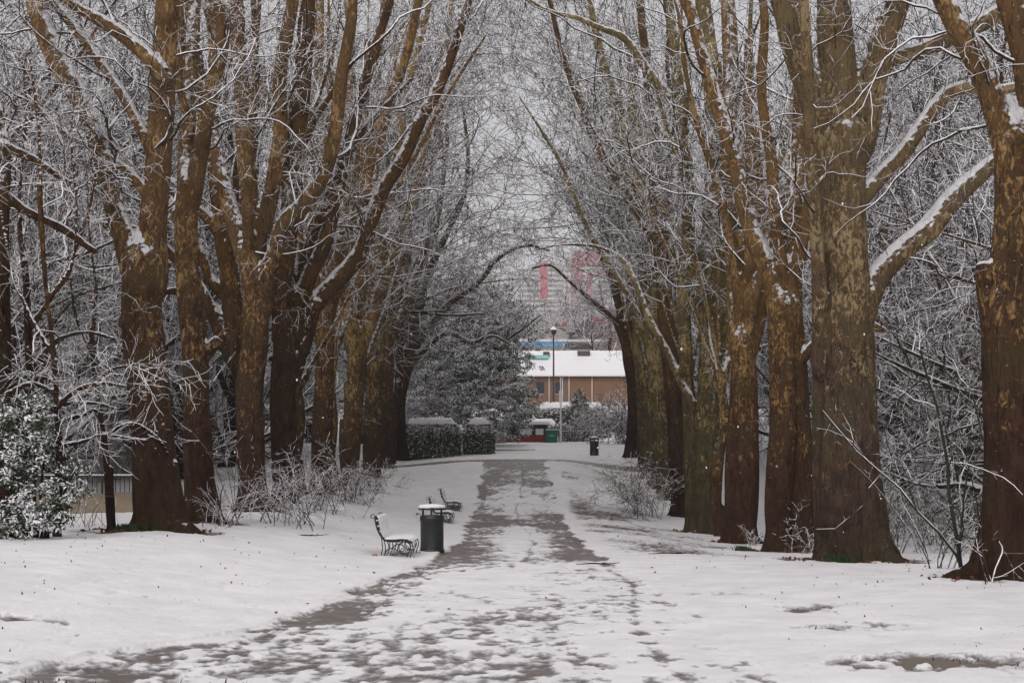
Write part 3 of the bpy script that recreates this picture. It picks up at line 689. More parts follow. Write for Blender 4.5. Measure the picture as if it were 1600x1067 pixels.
plane_tree(73, [[(1016,766,34),(1011,690,33),(1006,610,33),(1002,540,30)]],
  [[(1001,550,26),(998,470,22),(985,385,18),(962,300,15),(932,220,12),(906,150,10),(882,80,8)],
   [(1004,550,20),(1010,440,17),(1005,330,14),(990,200,11)]],
  'bark_olive', 'tan plane tree second from the far end of the right row', extra=7, lean=-.35, dens=1.25, seed=28, twig='twig_green')
plane_tree(84, [[(985,716,26),(988,670,24),(990,620,25),(988,580,22)]],
  [[(986,590,17),(976,530,15),(963,455,13),(946,412,12),(926,372,9),(902,330,7),(880,300,5)],
   [(989,590,18),(990,510,16),(984,430,14),(966,350,11),(940,280,9),(925,210,7)],
   [(985,570,12),(960,500,10),(925,470,8),(890,440,6),(860,415,5),(830,420,4)]],
  'bark_dark', 'last plane tree of the right row, nearest the far litter bin', extra=5, lean=-.5, seed=29, dens=1.2)

# slimmer trees of the two rows that show between the others
def row_tree(y, side, seed, label, mat, n=8):
    rng = np.random.default_rng(300+seed); x = side*rng.uniform(6.7, 7.3); s = S(y); px = 800+x*s; zb = G(x, y); hf = rng.uniform(4., 6.2); w = rng.uniform(.50, .62)*s
    rows = [HZ-(zb+h-EYE)*s for h in (0, 1.2, 2.6, hf*.75, hf)]
    dx = rng.normal(size=5)*.10*s; tr = [(px+dx[i]*(i > 0), rows[i], w*(1.05-.09*i)) for i in range(5)]
    plane_tree(y, [tr], [], mat, label, extra=n, lean=-side*.35, seed=seed, dens=1.2, twig='twig' if side < 0 else 'twig_green', group=('slim plane trees between the others, left row' if side < 0 else 'slim plane trees between the others, right row'))
for k, (y, n) in enumerate(((47.5,7),(54.6,8),(62.2,8),(70.5,8),(80.5,8))):
    row_tree(y, -1, 51+k, 'slim many-limbed plane tree squeezed between thicker trunks of the left row', ('bark_brown','bark_ochre','bark_olive','bark_ochre','bark_brown')[k], n)
for k, (y, n) in enumerate(((46.9,7),(53.8,8),(61.,8),(69.,8),(78.5,8))):
    row_tree(y, 1, 61+k, 'slim many-limbed plane tree squeezed between thicker trunks of the right row', ('bark_ochre','bark_olive','bark_brown','bark_olive','bark_ochre')[k], n)
# ------------------------------------------------------------------ woodland trees behind the rows
def wood_variant(seed, H=15, spread=.6, up=.05, dens=1., rm=.011, twig='twig_far', nl=7, tr=.26, droop=0, low=.16, mat='bark_dark'):
    rng = np.random.default_rng(500+seed)
    root = empty('woodland_tree'); pts = [[0, 0, -.4, tr*1.35]]; p = np.zeros(3); d = np.array([0, 0, 1.])
    for k in range(8):
        pts.append([*p, tr*(1.12-.11*k)]); d = unit(d+rng.normal(size=3)*.07+np.array([0, 0, .1])); p = p+d*H*.08
    tk = resample(pts, 30); polys = [tk]; limbs = []
    for q in range(nl):
        i = int((low+(1-low)*(q+rng.random())/nl)*29); st = tk[min(i, 29)]
        a = q*2.4+rng.uniform(-.5, .5); dd = unit(np.array([math.cos(a)*spread, math.sin(a)*spread, rng.uniform(.25, 1)-.25*droop])); r = st[3]*rng.uniform(.42, .62)
        L = H*rng.uniform(.38, .6); lp = [[*st[:3], r]]
        for k in range(1, 8):
            dd = unit(dd+rng.normal(size=3)*.17+np.array([0, 0, up-.07*droop])); lp.append([*(np.array(lp[-1][:3])+dd*L/7), r*(1-.11*k)])
        po = resample(lp, 20); polys.append(po); limbs.append(po)
    A = Acc()
    for po in polys: A.add(*tubes(po[None, :, :3], po[None, :, 3], 10), True)
    link('trunk', A.mesh('trunk', [M[mat]]), root)
    P = np.stack(limbs); R0 = P[:, :, 3]; P = P[:, :, :3]; A = Acc()
    l1 = grow(P, R0, 2.1*dens, (1.4, 4.6), 52, 10, .22, up-.05*droop, .012, rm*1.8, .05, rng); A.add(*tubes(*l1, 5), True)
    l2 = grow(*l1, 2.5*dens, (.6, 2.2), 50, 6, .26, up*.5-.13*droop, .010, rm*1.15, .1, rng); A.add(*tubes(*l2, 4, rng.random(len(l2[0]))*6), False)
    l3 = grow(*l2, 4.2*dens, (.35, 1.1), 48, 4, .28, .02-.16*droop, .009, rm*.95, .1, rng); A.add(*tubes(*l3, 3, rng.random(len(l3[0]))*6), False)
    link('crown', A.mesh('crown', [M[twig]]), root)
    return root
WV = [wood_variant(1, 16, .8, .05), wood_variant(2, 14, 1.0, .03), wood_variant(3, 17, .55, .06, nl=8), wood_variant(4, 13, 1.2, 0, low=.05, nl=9)]
WD = wood_variant(5, 12, 1.1, 0, 1.15, .010, 'twig_black', nl=8, droop=1)
_used = set()
def put(v, x, y, rz, sc, label, group, cat='tree', dz=0):
    o = v if id(v) not in _used else copy_tree(v); _used.add(id(v))
    o.location = (x, y, G(x, y)+dz); o.rotation_euler = (0, 0, rz); o.scale = (sc, sc, sc)
    tag(o, label, cat, group); return o
def scatter(pts, label, group, vs=None, s0=.85, s1=1.25):
    for (x, y) in pts:
        if abs(x) < 60 and y < 104: x += math.copysign(3.0, x)
        put(random.choice(vs or WV), x+random.uniform(-1, 1), y+random.uniform(-1.5, 1.5), random.uniform(0, 6.28), random.uniform(s0, s1)*(min(1.6, max(1., y/48)) if y < 104 else 1.), label, group)
scatter([(-13,36),(-12.5,45),(-18,43),(-15,54),(-21,52),(-26,58),(-12.5,62),(-18,63),(-25,68),(-31,70),(-13,72),(-20,76),(-27,82),(-35,84),(-13,84),(-20,92),(-38,95),(-29,97),(-16,38.5),(-22,44),(-29,50),(-24,75),(-41,88),(-17,50),(-33,62),(-14.5,47),(-12.5,41),(-24,49),(-28,56),(-20,60),(-36,76),(-22,88),(-30,90),(-12,77),(-15,100),(-26,104),(-36,104),(-16,57),(-19,70),(-23,96),(-14,93),(-12,66)],
        'bare woodland tree with snow-lined twigs behind the left row', 'woodland trees behind the left row')
scatter([(13.5,38),(19,46),(14,50),(24,56),(17,59),(13,68),(22,68),(30,66),(17,79),(27,80),(36,84),(14,90),(22,93),(32,96),(41,99),(17,44),(21,52),(28,58),(26,74),(35,74),(18,63),(25,88),(24,49),(31,55),(28,62),(38,72),(22,60),(33,80),(15,44),(19,41),(26,53),(30,60),(17,74),(24,80),(20,86),(28,90),(36,92),(14,76),(14,57),(18,90),(15,62),(23,54)],
        'bare woodland tree with snow-lined twigs behind the right row', 'woodland trees behind the right row')
scatter([(-9,103),(-15,108),(-23,112),(-33,116),(-42,118),(15,112),(23,116),(31,112),(41,118),(50,122),(-5.5,128),(-11,133),(-18,137),(-28,140),(-40,142),(-52,140),(19,134),(28,140),(39,142),(54,146),(-8,116),(-12,122),(-20,124),(-30,128),(14,122),(20,126),(27,124),(34,128),(45,132),(-50,128),(-60,135)],
        'snowy bare tree on the slope beyond the end of the path', 'bare trees on the slope beyond the path', s0=.9, s1=1.3)
scatter([(-70,190),(-55,178),(-42,188),(-30,176),(-19,186),(-9,178),(-3,190),(-14,200),(26,182),(36,190),(50,180),(64,190),(-8,240),(-22,245),(30,240),(46,246),(-5,188),(-9,215),(-27,222),(38,228),(-3,252),(-14,188),(-22,196),(-35,205),(24,200),(30,190)],
        'hazy snow-covered tree on the far hillside', 'trees on the far hillside', s0=.9, s1=1.3)
for k, (x, y, sc) in enumerate(((-9.5,99,1.75),(14.0,104,1.7),(-15,92,1.4),(18,94,1.5))): put(WV[(k*2) % 4], x, y, 1.3*k, sc, ('tall fine-twigged tree at the left of the path end, branches reaching over the gap','tall fine-twigged tree at the right of the path end, above the weeping shrub','tall woodland tree just behind the end of the left row','tall woodland tree just behind the end of the right row')[k], 'tall trees at the end of the avenue')
for k, (x, y, sc) in enumerate(((3,236,.95),(8,240,1.0),(12,234,.9),(16,242,1.05),(20,236,1),(6,262,1.2),(13,265,1.2),(19,262,1.2),(24,250,1.2),(0,258,1.2))): put(WV[k % 4], x, y, 1.7*k, sc*1.35, 'small hazy tree between the houses and the tower blocks', 'trees at the foot of the tower blocks')
for k, (x, y, sc) in enumerate(((-2,164,1.35),(10.5,167,1.3))): put(WV[k], x, y, 2.1*k, sc, 'lacy bare tree rising straight behind the roof of the brown brick building', 'bare trees behind the brown brick building')
put(WD, 12.2, 33.5, 0, .9, 'drooping dark-twigged tree between the two nearest trunks on the right', 'drooping dark-twigged trees on the right')
put(WD, 17.5, 40, 2.2, 1.05, 'drooping dark-twigged tree standing behind the first drooping one', 'drooping dark-twigged trees on the right')

# ------------------------------------------------------------------ brambles, saplings and shrubs of bare stems
def thicket(name, label, cat, px, y, w, h, n, mat='bramble', group=None, arch=.10, dens=1., lean=(0, 0), rm=None, seed=0, r0=.012, depth=None, sub=True):
    rng = np.random.default_rng(900+seed); s = S(y); bx = (px-800)/s; root_z = G(bx, y); rm = rm or .00018*y
    K = 9; P = np.empty((n, K, 3)); o = rng.normal(size=(n, 2))*np.array([w*.3, (depth or w)*.3])
    P[:, 0] = np.stack([o[:, 0], o[:, 1], gz(bx+o[:, 0], y+o[:, 1])-root_z-.05], 1)
    a = rng.random(n)*6.28; d = unit(np.stack([np.cos(a)*.45+lean[0], np.sin(a)*.35+lean[1], np.full(n, 1.)], 1)); L = h*(.55+.6*rng.random(n))[:, None]
    for k in range(1, K):
        P[:, k] = P[:, k-1]+d*L/(K-1); d = unit(d+rng.normal(size=(n, 3))*.13+np.array([0, 0, -arch*k*.25]))
    R0 = np.maximum(rm*1.2, r0)*(1-.6*np.linspace(0, 1, K))[None, :]*(.7+.6*rng.random((n, 1)))
    A = Acc(); A.add(*tubes(P, R0, 5), True)
    l1 = grow(P, R0, 4.2*dens, (h*.18, h*.5), 55, 6, .22, -.01, .01, rm, .12, rng); A.add(*tubes(*l1, 3, rng.random(len(l1[0]))*6), False)
    if sub: l2 = grow(*l1, 6.5*dens, (.08, .28), 50, 3, .2, 0, .01, rm*.85, .1, rng); A.add(*tubes(*l2, 3, rng.random(len(l2[0]))*6), False)
    me = A.mesh(name, [M[mat]]); ob = link(name, me, None, (bx, y, root_z)); tag(ob, label, cat, group, None if cat else 'stuff'); return ob
BG = 'bare snowy shrubs under the left row'
thicket('bare_shrub', 'tall thin shrub of snow-lined stems beside the waisted left trunk', 'shrub', 368, 31.5, .4, 2.6, 7, group=BG, seed=1)
thicket('bare_shrub', 'spiky snow-dusted shrub between the second and third left trunks, close to the ground', 'shrub', 350, 30, .7, 1.2, 12, group=BG, seed=2)
thicket('bare_shrub', 'shrub with long arching snowy stems in front of the blackish trunk', 'shrub', 425, 33, 1.1, 1.8, 17, group=BG, seed=3, arch=.16)
thicket('bare_shrub', 'brown bramble thicket in the middle of the left bank', 'shrub', 470, 34.5, 1.1, 2.0, 18, group=BG, seed=4, arch=.14)
thicket('bare_shrub', 'wide snowy bramble thicket at the foot of the pale brown trunk', 'shrub', 505, 41, 1.5, 2.1, 26, group=BG, seed=5, arch=.16)
thicket('bare_shrub', 'reddish bramble mound nearest the path on the left bank', 'shrub', 555, 48, 1.3, 1.7, 30, group=BG, seed=6, arch=.2)
thicket('bare_shrub', 'low bramble mound behind the reddish one, at the foot of the orange-barked trunk', 'shrub', 578, 56, 1.3, 1.5, 28, group=BG, seed=7, arch=.2)
thicket('bare_shrub', 'thin twiggy shrub by the base of the second left trunk', 'shrub', 335, 30.8, .4, .8, 10, group=BG, seed=8)
thicket('bushy_shrub', 'round pale snowy bush in front of the right row', 'shrub', 1008, 56, 1.3, 2.6, 44, 'bramble', seed=9, arch=.12, dens=1.15, lean=(-.12, 0))
thicket('bare_shrub', 'small twiggy shrub at the foot of the low-forking red-brown tree', 'shrub', 1175, 41.5, .4, .9, 12, seed=10, group='small shoots on the right')
thicket('bare_shrub', 'small twiggy shrub at the foot of the fused reddish boles', 'shrub', 1262, 33.5, .5, 1.3, 14, seed=11, group='small shoots on the right')
thicket('bare_shrub', 'fine dark stems with a few snowy twigs against the trunk at the right edge', 'shrub', 1545, 19.6, .4, 1.3, 4, seed=12, group='small shoots on the right')
thicket('sapling', 'slender dark sapling just left of the right-edge trunk', 'sapling', 1512, 21.5, .12, 4.2, 3, 'twig_black', seed=13, arch=0, r0=.03, dens=.9)
thicket('sapling', 'low spreading sapling with dark snowy twigs between the two nearest right trunks', 'sapling', 1468, 24, .4, 2.2, 7, 'twig_black', seed=14, arch=.1, r0=.014)
thicket('dry_stems', None, None, 130, 29, 1.6, .8, 30, 'bramble', seed=15, arch=0, dens=.4, r0=.008, sub=False)
# thin dark trunk left of the first plane tree
def thin_tree(name, label, y, tr, limbs, group=None, mat='bark_dark', dens=1.0, seed=0, reach=.5):
    return plane_tree(y, [tr], limbs, mat, label, dens=dens, seed=seed, cat='tree', group=group, reach=reach, name=name)
UG = 'young understorey trees at the left'
thin_tree('young_tree', 'thin dark young tree left of the mossy forked trunk, snow-clotted twigs reaching right', 27.2, [(174,822,13),(166,720,11),(157,650,10),(148,580,9),(143,520,8)],
  [[(160,690,6),(185,668,5),(215,664,5),(250,690,4),(262,712,3)],[(150,600,6),(175,578,5),(205,574,4),(245,590,4),(265,600,3)],[(146,560,5),(120,500,5),(110,430,4),(105,340,4)],
   [(152,640,6),(110,655,5),(60,670,4)],[(144,530,6),(150,450,5),(140,370,4),(135,250,3)]], UG, seed=41)
thin_tree('young_tree', 'twin-stemmed young tree full of snow, at the left edge behind the evergreen shrub', 24.5, [(90,860,14),(92,700,12),(84,560,10),(70,430,9),(62,300,8)],
  [[(88,640,8),(120,610,7),(160,600,6),(200,605,5)],[(92,700,8),(130,690,6),(165,680,5),(230,690,4)],[(75,470,7),(110,420,6),(120,330,5),(112,220,4),(118,120,3)],[(85,560,7),(50,500,6),(20,430,5),(0,330,4)],[(90,620,7),(50,600,6),(5,620,5)],[(64,320,6),(60,200,5),(45,80,4)]], UG, seed=42, dens=1.0)
thin_tree('young_tree', 'leaning young tree with pale twigs in front of the first woodland trees on the left', 26.3, [(30,850,16),(38,700,13),(45,560,12),(40,420,10)],
  [[(42,600,8),(80,540,7),(130,520,6),(180,530,4)],[(42,520,8),(90,450,6),(130,360,5),(150,280,4)],[(40,440,8),(30,330,6),(40,200,5)],[(38,700,8),(80,640,6),(140,630,5),(185,640,3)]], UG, seed=43, dens=1.0)
# ------------------------------------------------------------------ evergreen shrubs and hedges
def ell(px, py, y, wx, wz, wy=None):
    X, Y, Z = at(px, py, y); s = S(y); return (X, Y, Z), (wx/s, (wy or wx)/s, wz/s)
def evergreen(name, label, cat, spec, y, n, size, mat, seed, stem=None, group=None, shell=.5, aspect=2., k=1.):
    rng = np.random.default_rng(700+seed); cs = [ell(px, py, y+dy, wx*k, wz*k, wy*k) for px, py, dy, wx, wz, wy in spec]
    bx = float(np.mean([c[0][0] for c in cs])); bz = G(bx, y); off = np.array([bx, y, bz])
    root = empty(name, (bx, y, bz)); tag(root, label, cat, group)
    V, Q = leaves([np.array(c[0])-off for c in cs], [c[1] for c in cs], n, size, rng, shell, aspect=aspect)
    V[:, 2] = np.maximum(V[:, 2], gz(V[:, 0]+bx, V[:, 1]+y)-bz+.02)
    link('foliage', raw_mesh('foliage', V, [Q], [M[mat]]), root)
    m = MB()
    for c in cs:
        c0 = np.array(c[0])-off; m.tube([(c0[0]*.25, c0[1]*.25, -.1), (c0[0]*.6, c0[1]*.6, c0[2]*.5), tuple(c0)], [max(.03, size*.35), max(.025, size*.3), .015], 6, K=9)
    m.build('stem', M['bark_dark'], root); return root
evergreen('evergreen_shrub', 'dark evergreen shrub laden with snow in the lower left corner of the trees', 'shrub',
  [(20,720,0,50,55,50),(70,700,.3,45,50,45),(100,760,0,38,40,40),(40,790,-.3,60,50,50),(10,660,.5,45,60,45),(55,640,.4,35,45,40),(80,800,-.2,36,28,36),(0,830,-.4,50,30,40),(120,728,.2,22,22,22)], 24, 8500, .04, 'leaf', 1, k=.78)
evergreen('rhododendron', 'big dark evergreen bush covered in snow beyond the hedge, left of the brown building', 'bush',
  [(720,600,0,60,70,60),(760,560,2,60,70,60),(690,560,1,50,60,60),(800,610,0,35,60,50),(740,500,3,55,60,60),(790,530,3,45,55,50),(700,640,-1,50,45,50),(770,640,-1,55,45,50),(680,500,4,45,50,50),(720,450,5,40,45,50),(815,640,-1,20,35,30),(655,600,2,30,50,40)], 97, 95000, .085, 'leaf_snowy', 2, shell=.45)
evergreen('snowy_bush', 'pale fully snow-covered bush left of the big dark evergreen', 'bush', [(645,640,0,32,28,30),(668,630,1,22,20,24),(630,655,0,25,22,24)], 93, 16000, .10, 'twig_far', 3, aspect=5)
evergreen('conifer', 'small snow-laden conifer in front of the low hedge', 'conifer', [(902,672,0,26,18,24),(902,650,0,20,18,18),(902,634,0,12,16,12),(903,618,0,5,14,5)], 112, 7000, .12, 'leaf', 4, shell=.3, aspect=3)
def hedge(name, label, px0, px1, pt, pb, y, dep, size, n, seed, rise=.14):
    rng = np.random.default_rng(800+seed); s = S(y); x0, x1 = (px0-800)/s, (px1-800)/s; cx = (x0+x1)/2; z0 = G(cx, y); zt = EYE+(HZ-pt)/s
    h = zt-z0; w = (x1-x0)/2; root = empty(name, (cx, y, z0)); tag(root, label, 'hedge', None)
    # leafy box with rounded top
    u = rng.uniform(-1, 1, (n, 3)); f = rng.integers(0, 4, n)
    p = np.stack([u[:, 0]*w, u[:, 1]*dep/2, (u[:, 2]+1)/2*h], 1)
    p[f == 0, 1] = -dep/2; p[f == 1, 2] = h; p[f == 2, 0] = -w; p[f == 3, 0] = w
    lo = np.where(p[:, 2] > h-.4); 
    rr = .6; ax = np.maximum(np.abs(p[:, 0])-(w-rr), 0); ay = np.maximum(np.abs(p[:, 1])-(dep/2-rr), 0); az = np.maximum(p[:, 2]-(h-rr), 0)
    dd = np.sqrt(ax**2+ay**2+az**2); k = np.where(dd > rr, rr/np.maximum(dd, 1e-6), 1)
    p[:, 0] -= np.sign(p[:, 0])*ax*(1-k); p[:, 1] -= np.sign(p[:, 1])*ay*(1-k); p[:, 2] -= az*(1-k)
    p += rng.normal(size=p.shape)*.05 + (.09*fbm(p[:, 0]*1.5, p[:, 2]*1.5, p[:, 1], seed=seed+5))[:, None]
    top = (sstep(h*.5, h*.85, p[:, 2]+.12*rng.normal(size=n))*.85)[:, None]
    nrm = unit(rng.normal(size=p.shape)*.45 + np.array([0, -.75, .15])*(1-top) + np.array([0, -.75, 1.3])*top)
    a = unit(np.cross(nrm, rng.normal(size=p.shape))); b = np.cross(nrm, a); sz = size*(.6+.8*rng.random((n, 1)))
    V = np.stack([p-a*sz, p-b*sz*.6, p+a*sz, p+b*sz*.6], 1).reshape(-1, 3)
    link('foliage', raw_mesh('foliage', V, [np.arange(n*4).reshape(-1, 4)], [M['hedge']]), root)
    m = MB(); m.box(-w+.12, w-.12, -dep/2+.14, dep/2-.1, -.2, h-.16); m.build('dark_core', M['dark_wood'], root)  # solid dark box added inside the leaves to block light
    snow_pad('snow_cap', -w+.22, w-.22, -dep/2+.12, dep/2-.1, h-.13, rise, root, 60, 20, seed)
hedge('clipped_hedge', 'long clipped dark green hedge with a snowy top left of the path end', 632, 717, 660, 706, 86, 2.2, .06, 16000, 1, .36)
hedge('clipped_hedge', 'shorter clipped hedge beside the long one, nearest the path end', 727, 770, 660, 706, 87, 2.0, .06, 10000, 2, .38)
hedge('low_hedge', 'upper dark hedge with thick snow below the brown building', 838, 945, 636, 660, 128, 2.5, .12, 6000, 3, .5)
hedge('low_hedge', 'lower dark hedge with a snow roll just behind the green door', 822, 872, 661, 690, 119, 2.0, .1, 5000, 4, .45)
hedge('low_hedge', 'low snow-topped hedge right of the small conifer', 913, 952, 672, 694, 117, 1.8, .1, 4000, 5, .35)
thicket('weeping_shrub', 'pale weeping shrub bowed with snow at the foot of the last right trunks', 'shrub', 978, 101, 1.7, 5.0, 44, 'twig_far', seed=20, arch=.3, lean=(-.12, 0), r0=.03)
for k, (px, y, h) in enumerate(((1420,34,2.),(1470,40,2.4),(1545,36,2.2),(1395,46,2.4))):
    thicket('bare_shrub', ('twiggy field-edge shrub right behind the largest trunk','twiggy field-edge shrub in the gap between the two nearest right trunks','twiggy field-edge shrub behind the right-edge trunk','farthest twiggy shrub in the gap right of the largest trunk')[k], 'shrub', px, y, 1.8, h, 20, 'twig_black', seed=30+k, group='twiggy shrubs at the edge of the field', arch=.12)

# ------------------------------------------------------------------ railings, bank and things behind the left row
def railing(name, label, x0, x1, y, h, n, mat='iron', cat='fence', bars=True):
    z = min(G(x0, y), G(x1, y)); root = empty(name, (x0, y, z)); tag(root, label, cat); m = MB()
    for zz in (h*.12, h*.92): m.box(0, x1-x0, -.02, .02, zz, zz+.05)
    m.build('rail', M[mat], root); w = (x1-x0)
    for i in range(n+1):
        q = MB(); q.tube([(w*i/n, 0, -.2), (w*i/n, 0, h*1.04)], .035, 6); q.build('post', M[mat], root)
    if bars:
        q = MB(); nb = int(w/.13)
        for i in range(nb): q.tube([(.06+i*.13, 0, h*.1), (.06+i*.13, 0, h)], .012, 4)
        q.build('bars', M[mat], root)
    q = MB(); q.box(0, w, -.03, .03, h*.92+.052, h*.92+.085); q.build('snow_strip', M['snow'], root)
railing('railing', 'dark metal railing behind the thin dark trunk on the left', -15.5, -10.2, 40, 1.0, 4)
def bank(name, label, x0, x1, y, h, mat):
    z0 = G((x0+x1)/2, y); n = 60; m = 14
    u, v = np.meshgrid(np.linspace(x0, x1, n), np.linspace(0, 1, m)); X = u; Y = y+v*2.4
    Z = gz(X, Y)-.05+h*np.sin(np.pi*np.clip(v*.9, 0, 1))**.6*(1+.25*fbm(X*1.5, Y*2, seed=66))*sstep(0, 1, np.minimum(X-x0, x1-X))
    r, q = np.meshgrid(np.arange(m-1), np.arange(n-1), indexing='ij'); i = (r*n+q).ravel()
    tag(link(name, raw_mesh(name, np.stack([X, Y, Z], -1).reshape(-1, 3), [np.stack([i, i+1, i+n+1, i+n], 1)], [M[mat]], True)), kind='structure')
bank('grass_bank', '', -15.5, -8.6, 36.5, .55, 'beige')
def outbuilding(name, label, px0, px1, y, hpx_top, mat, roofmat, cat='building', wins=3, rise=1.6, dep=6):
    s = S(y); x0, x1 = (px0-800)/s, (px1-800)/s; z0 = G((x0+x1)/2, y)-.4; zt = EYE+(HZ-hpx_top)/s
    root = empty(name, ((x0+x1)/2, y, z0)); tag(root, label, cat); w = (x1-x0)/2; h = zt-z0
    m = MB(); m.box(-w, w, 0, dep, 0, h); m.build('wall', M[mat], root)
    m = MB(); m.prism([(-w-.3, h), (w+.3, h), (w+.3, h+.12), (-w-.3, h+.12)], -.35, dep+.3); m._add([(-w-.3, -.35, h+.12), (w+.3, -.35, h+.12), (w+.3, dep/2, h+rise), (-w-.3, dep/2, h+rise), (w+.3, dep+.3, h+.12), (-w-.3, dep+.3, h+.12)], [(0,1,2,3),(3,2,4,5)], [(0,3,5),(1,4,2)])
    m.build('roof', M[roofmat], root)
    for i in range(wins):
        cx = -w+(i+.5)*2*w/wins; f = MB(); f.box(cx-.5, cx+.5, -.05, .05, h*.38, h*.72); fr = f.build('window_frame', M['white'], root)
        g = MB(); g.box(cx-.42, cx+.42, -.06, .0, h*.38+.08, h*.72-.08); g.build('pane', M['glass'], fr)
    return root
outbuilding('house', 'half-hidden pale house behind the young trees at the far left', 10, 150, 60, 640, 'stone', 'slate', wins=4)
outbuilding('house', 'half-hidden low brick house between the second and waisted left trunks', 325, 385, 80, 650, 'red_brick', 'slate', wins=2, rise=1.2)

# ------------------------------------------------------------------ far buildings
def part_box(root, name, mat, x0, x1, y0, y1, z0, z1):
    m = MB(); m.box(x0, x1, y0, y1, z0, z1); return m.build(name, M[mat], root)
Y0 = 150.; s = S(Y0)
def px2(px, py, y=150.): return (px-800)*y/F, EYE+(HZ-py)*y/F
r = empty('brick_building', (4.5, Y0, 9.4)); tag(r, 'long low brown brick building under a broad snowy roof beyond the path', 'building')
OX, OZ = 4.5, 9.4
x0, x1 = -3.5, 13.5; ze = px2(0, 588)[1]-OZ; zr = px2(0, 541)[1]-OZ
part_box(r, 'wall', 'brick', x0-OX, x1-OX, 0, 9, -.8, ze)
m = MB(); m.prism([(x0-OX-.4, ze), (x1-OX+.4, ze), (x1-OX+.4, ze+.14), (x0-OX-.4, ze+.14)], -.5, -.3); rf = m.build('fascia', M['dark_wood'], r)
m = MB(); a, b = x0-OX-.4, x1-OX+.4
m._add([(a, -.52, ze+.14), (b, -.52, ze+.14), (b, 5, zr), (a, 5, zr), (b, 9.4, ze+.1), (a, 9.4, ze+.1), (a, -.52, ze-.02), (b, -.52, ze-.02)], [(0,1,2,3),(3,2,4,5),(6,7,1,0)], [(0,3,5),(1,4,2)])
rf = m.build('roof', M['snow'], r)
for (p0, p1, q0, q1) in ((905,925,544,552),(850,860,546,553)):
    xa, za = px2(p0, q1); xb, zb = px2(p1, q0); zz = (za+zb)/2-OZ; yy = -.5+(zz-ze)/(zr-ze)*5.5
    f = MB(); f.box(xa-OX, xb-OX, yy-.5, yy+.5, zz-.35, zz+.33); f.build('skylight', M['slate'], rf)
xa, _ = px2(822, 0); xb, _ = px2(858, 0); f = MB(); f.box(xa-OX, xb-OX, 2.7, 3.4, px2(0,555)[1]-OZ-.15, px2(0,553)[1]-OZ+.12); f.build('trim', M['turq'], rf)
for (p0, p1, q0, q1) in ((838,850,597,616),(868,880,597,616)):
    xa, za = px2(p0, q1); xb, zb = px2(p1, q0)
    w_ = part_box(r, 'window', 'dark_wood', xa-OX, xb-OX, -.05, .04, za-OZ, zb-OZ); part_box(w_, 'pane', 'glass', xa-OX+.07, xb-OX-.07, -.07, .0, za-OZ+.07, zb-OZ-.07)
    part_box(w_, 'sill', 'stone', xa-OX-.05, xb-OX+.05, -.16, -.075, za-OZ-.06, za-OZ+.06)
for p in (858, 879, 889, 925):
    xa, _ = px2(p, 0); m = MB(); m.tube([(xa-OX, -.1, -.3), (xa-OX, -.1, ze)], .05, 6); m.build('downpipe', M['white'], r)
part_box(r, 'painted_lit_window', 'amber', px2(907,0)[0]-OX, px2(913,0)[0]-OX, -.06, .0, px2(0,625)[1]-OZ, px2(0,612)[1]-OZ)  # orange-lit window, its glow put into a flat colour
# flat-roofed hall with a blue band
Y1 = 172.; z0 = G(6, Y1)
r = empty('flat_roofed_hall', (8, Y1, z0)); tag(r, 'flat-roofed hall with a bright blue band showing above the brown building', 'building')
xa, za = px2(812, 541, Y1); xb, zb = px2(883, 534, Y1); xc, zc = px2(955, 545, Y1)
part_box(r, 'wall', 'stone', xa-8, xc-8, .1, 8, -.5, zb-z0-.05); part_box(r, 'blue_band', 'blue', xa-8, xb-8, 0, .09, za-z0-.05, zb-z0)
part_box(r, 'roof_edge', 'slate', xb-8+.02, xc-8, 0, .09, zc-z0, zb-z0-.2); part_box(r, 'roof_snow', 'snow', xa-8.1, xc-7.9, -.1, 8.1, zb-z0+.01, zb-z0+.3)
# houses on the hill
def gable_house(label, p0, p1, pe, pr, y, mat, dep=7, wins=2, chim=True):
    xa, ze_ = px2(p0, pe, y); xb, zr_ = px2(p1, pr, y); z0 = G((xa+xb)/2, y); root = empty('gabled_house', ((xa+xb)/2, y, z0)); tag(root, label, 'house', 'houses on the hill')
    w = (xb-xa)/2; h = ze_-z0; part = MB(); part.box(-w, w, 0, dep, -.5, h); part._add([(-w, 0, h), (w, 0, h), (0, 0, zr_-z0-.3), (-w, dep, h), (w, dep, h), (0, dep, zr_-z0-.3)], None, [(0,1,2),(3,5,4)])
    part.build('wall', M[mat], root)
    for sg in (-1, 1):
        m = MB(); e = (sg*(w+.35), h-.25); t_ = (0, zr_-z0); m.prism([e, t_, (t_[0], t_[1]+.28), (e[0], e[1]+.28)][::sg], -.4, dep+.3); m.build('roof', M['slate'], root)
    for i in range(wins):
        cx = -w+(i+.5)*2*w/wins; q = part_box(root, 'window', 'white', cx-.45, cx+.45, -.05, .02, h-2.0, h-.7); part_box(q, 'pane', 'glass', cx-.38, cx+.38, -.07, -.02, h-1.93, h-.77)
    if chim:
        m = MB(); m.box(w*.5, w*.5+.7, dep*.4, dep*.4+.6, h, zr_-z0+.8); m.build('chimney', M['red_brick'], root)
gable_house('dark gabled house with snowy roof slopes below the red and white tower', 893, 942, 524, 500, 205, 'slate')
gable_house('red brick house peeping out left of the last right trunk', 941, 985, 500, 486, 200, 'red_brick', wins=3)
gable_house('small pale gabled house left of the tower foot', 850, 890, 522, 508, 215, 'stone')
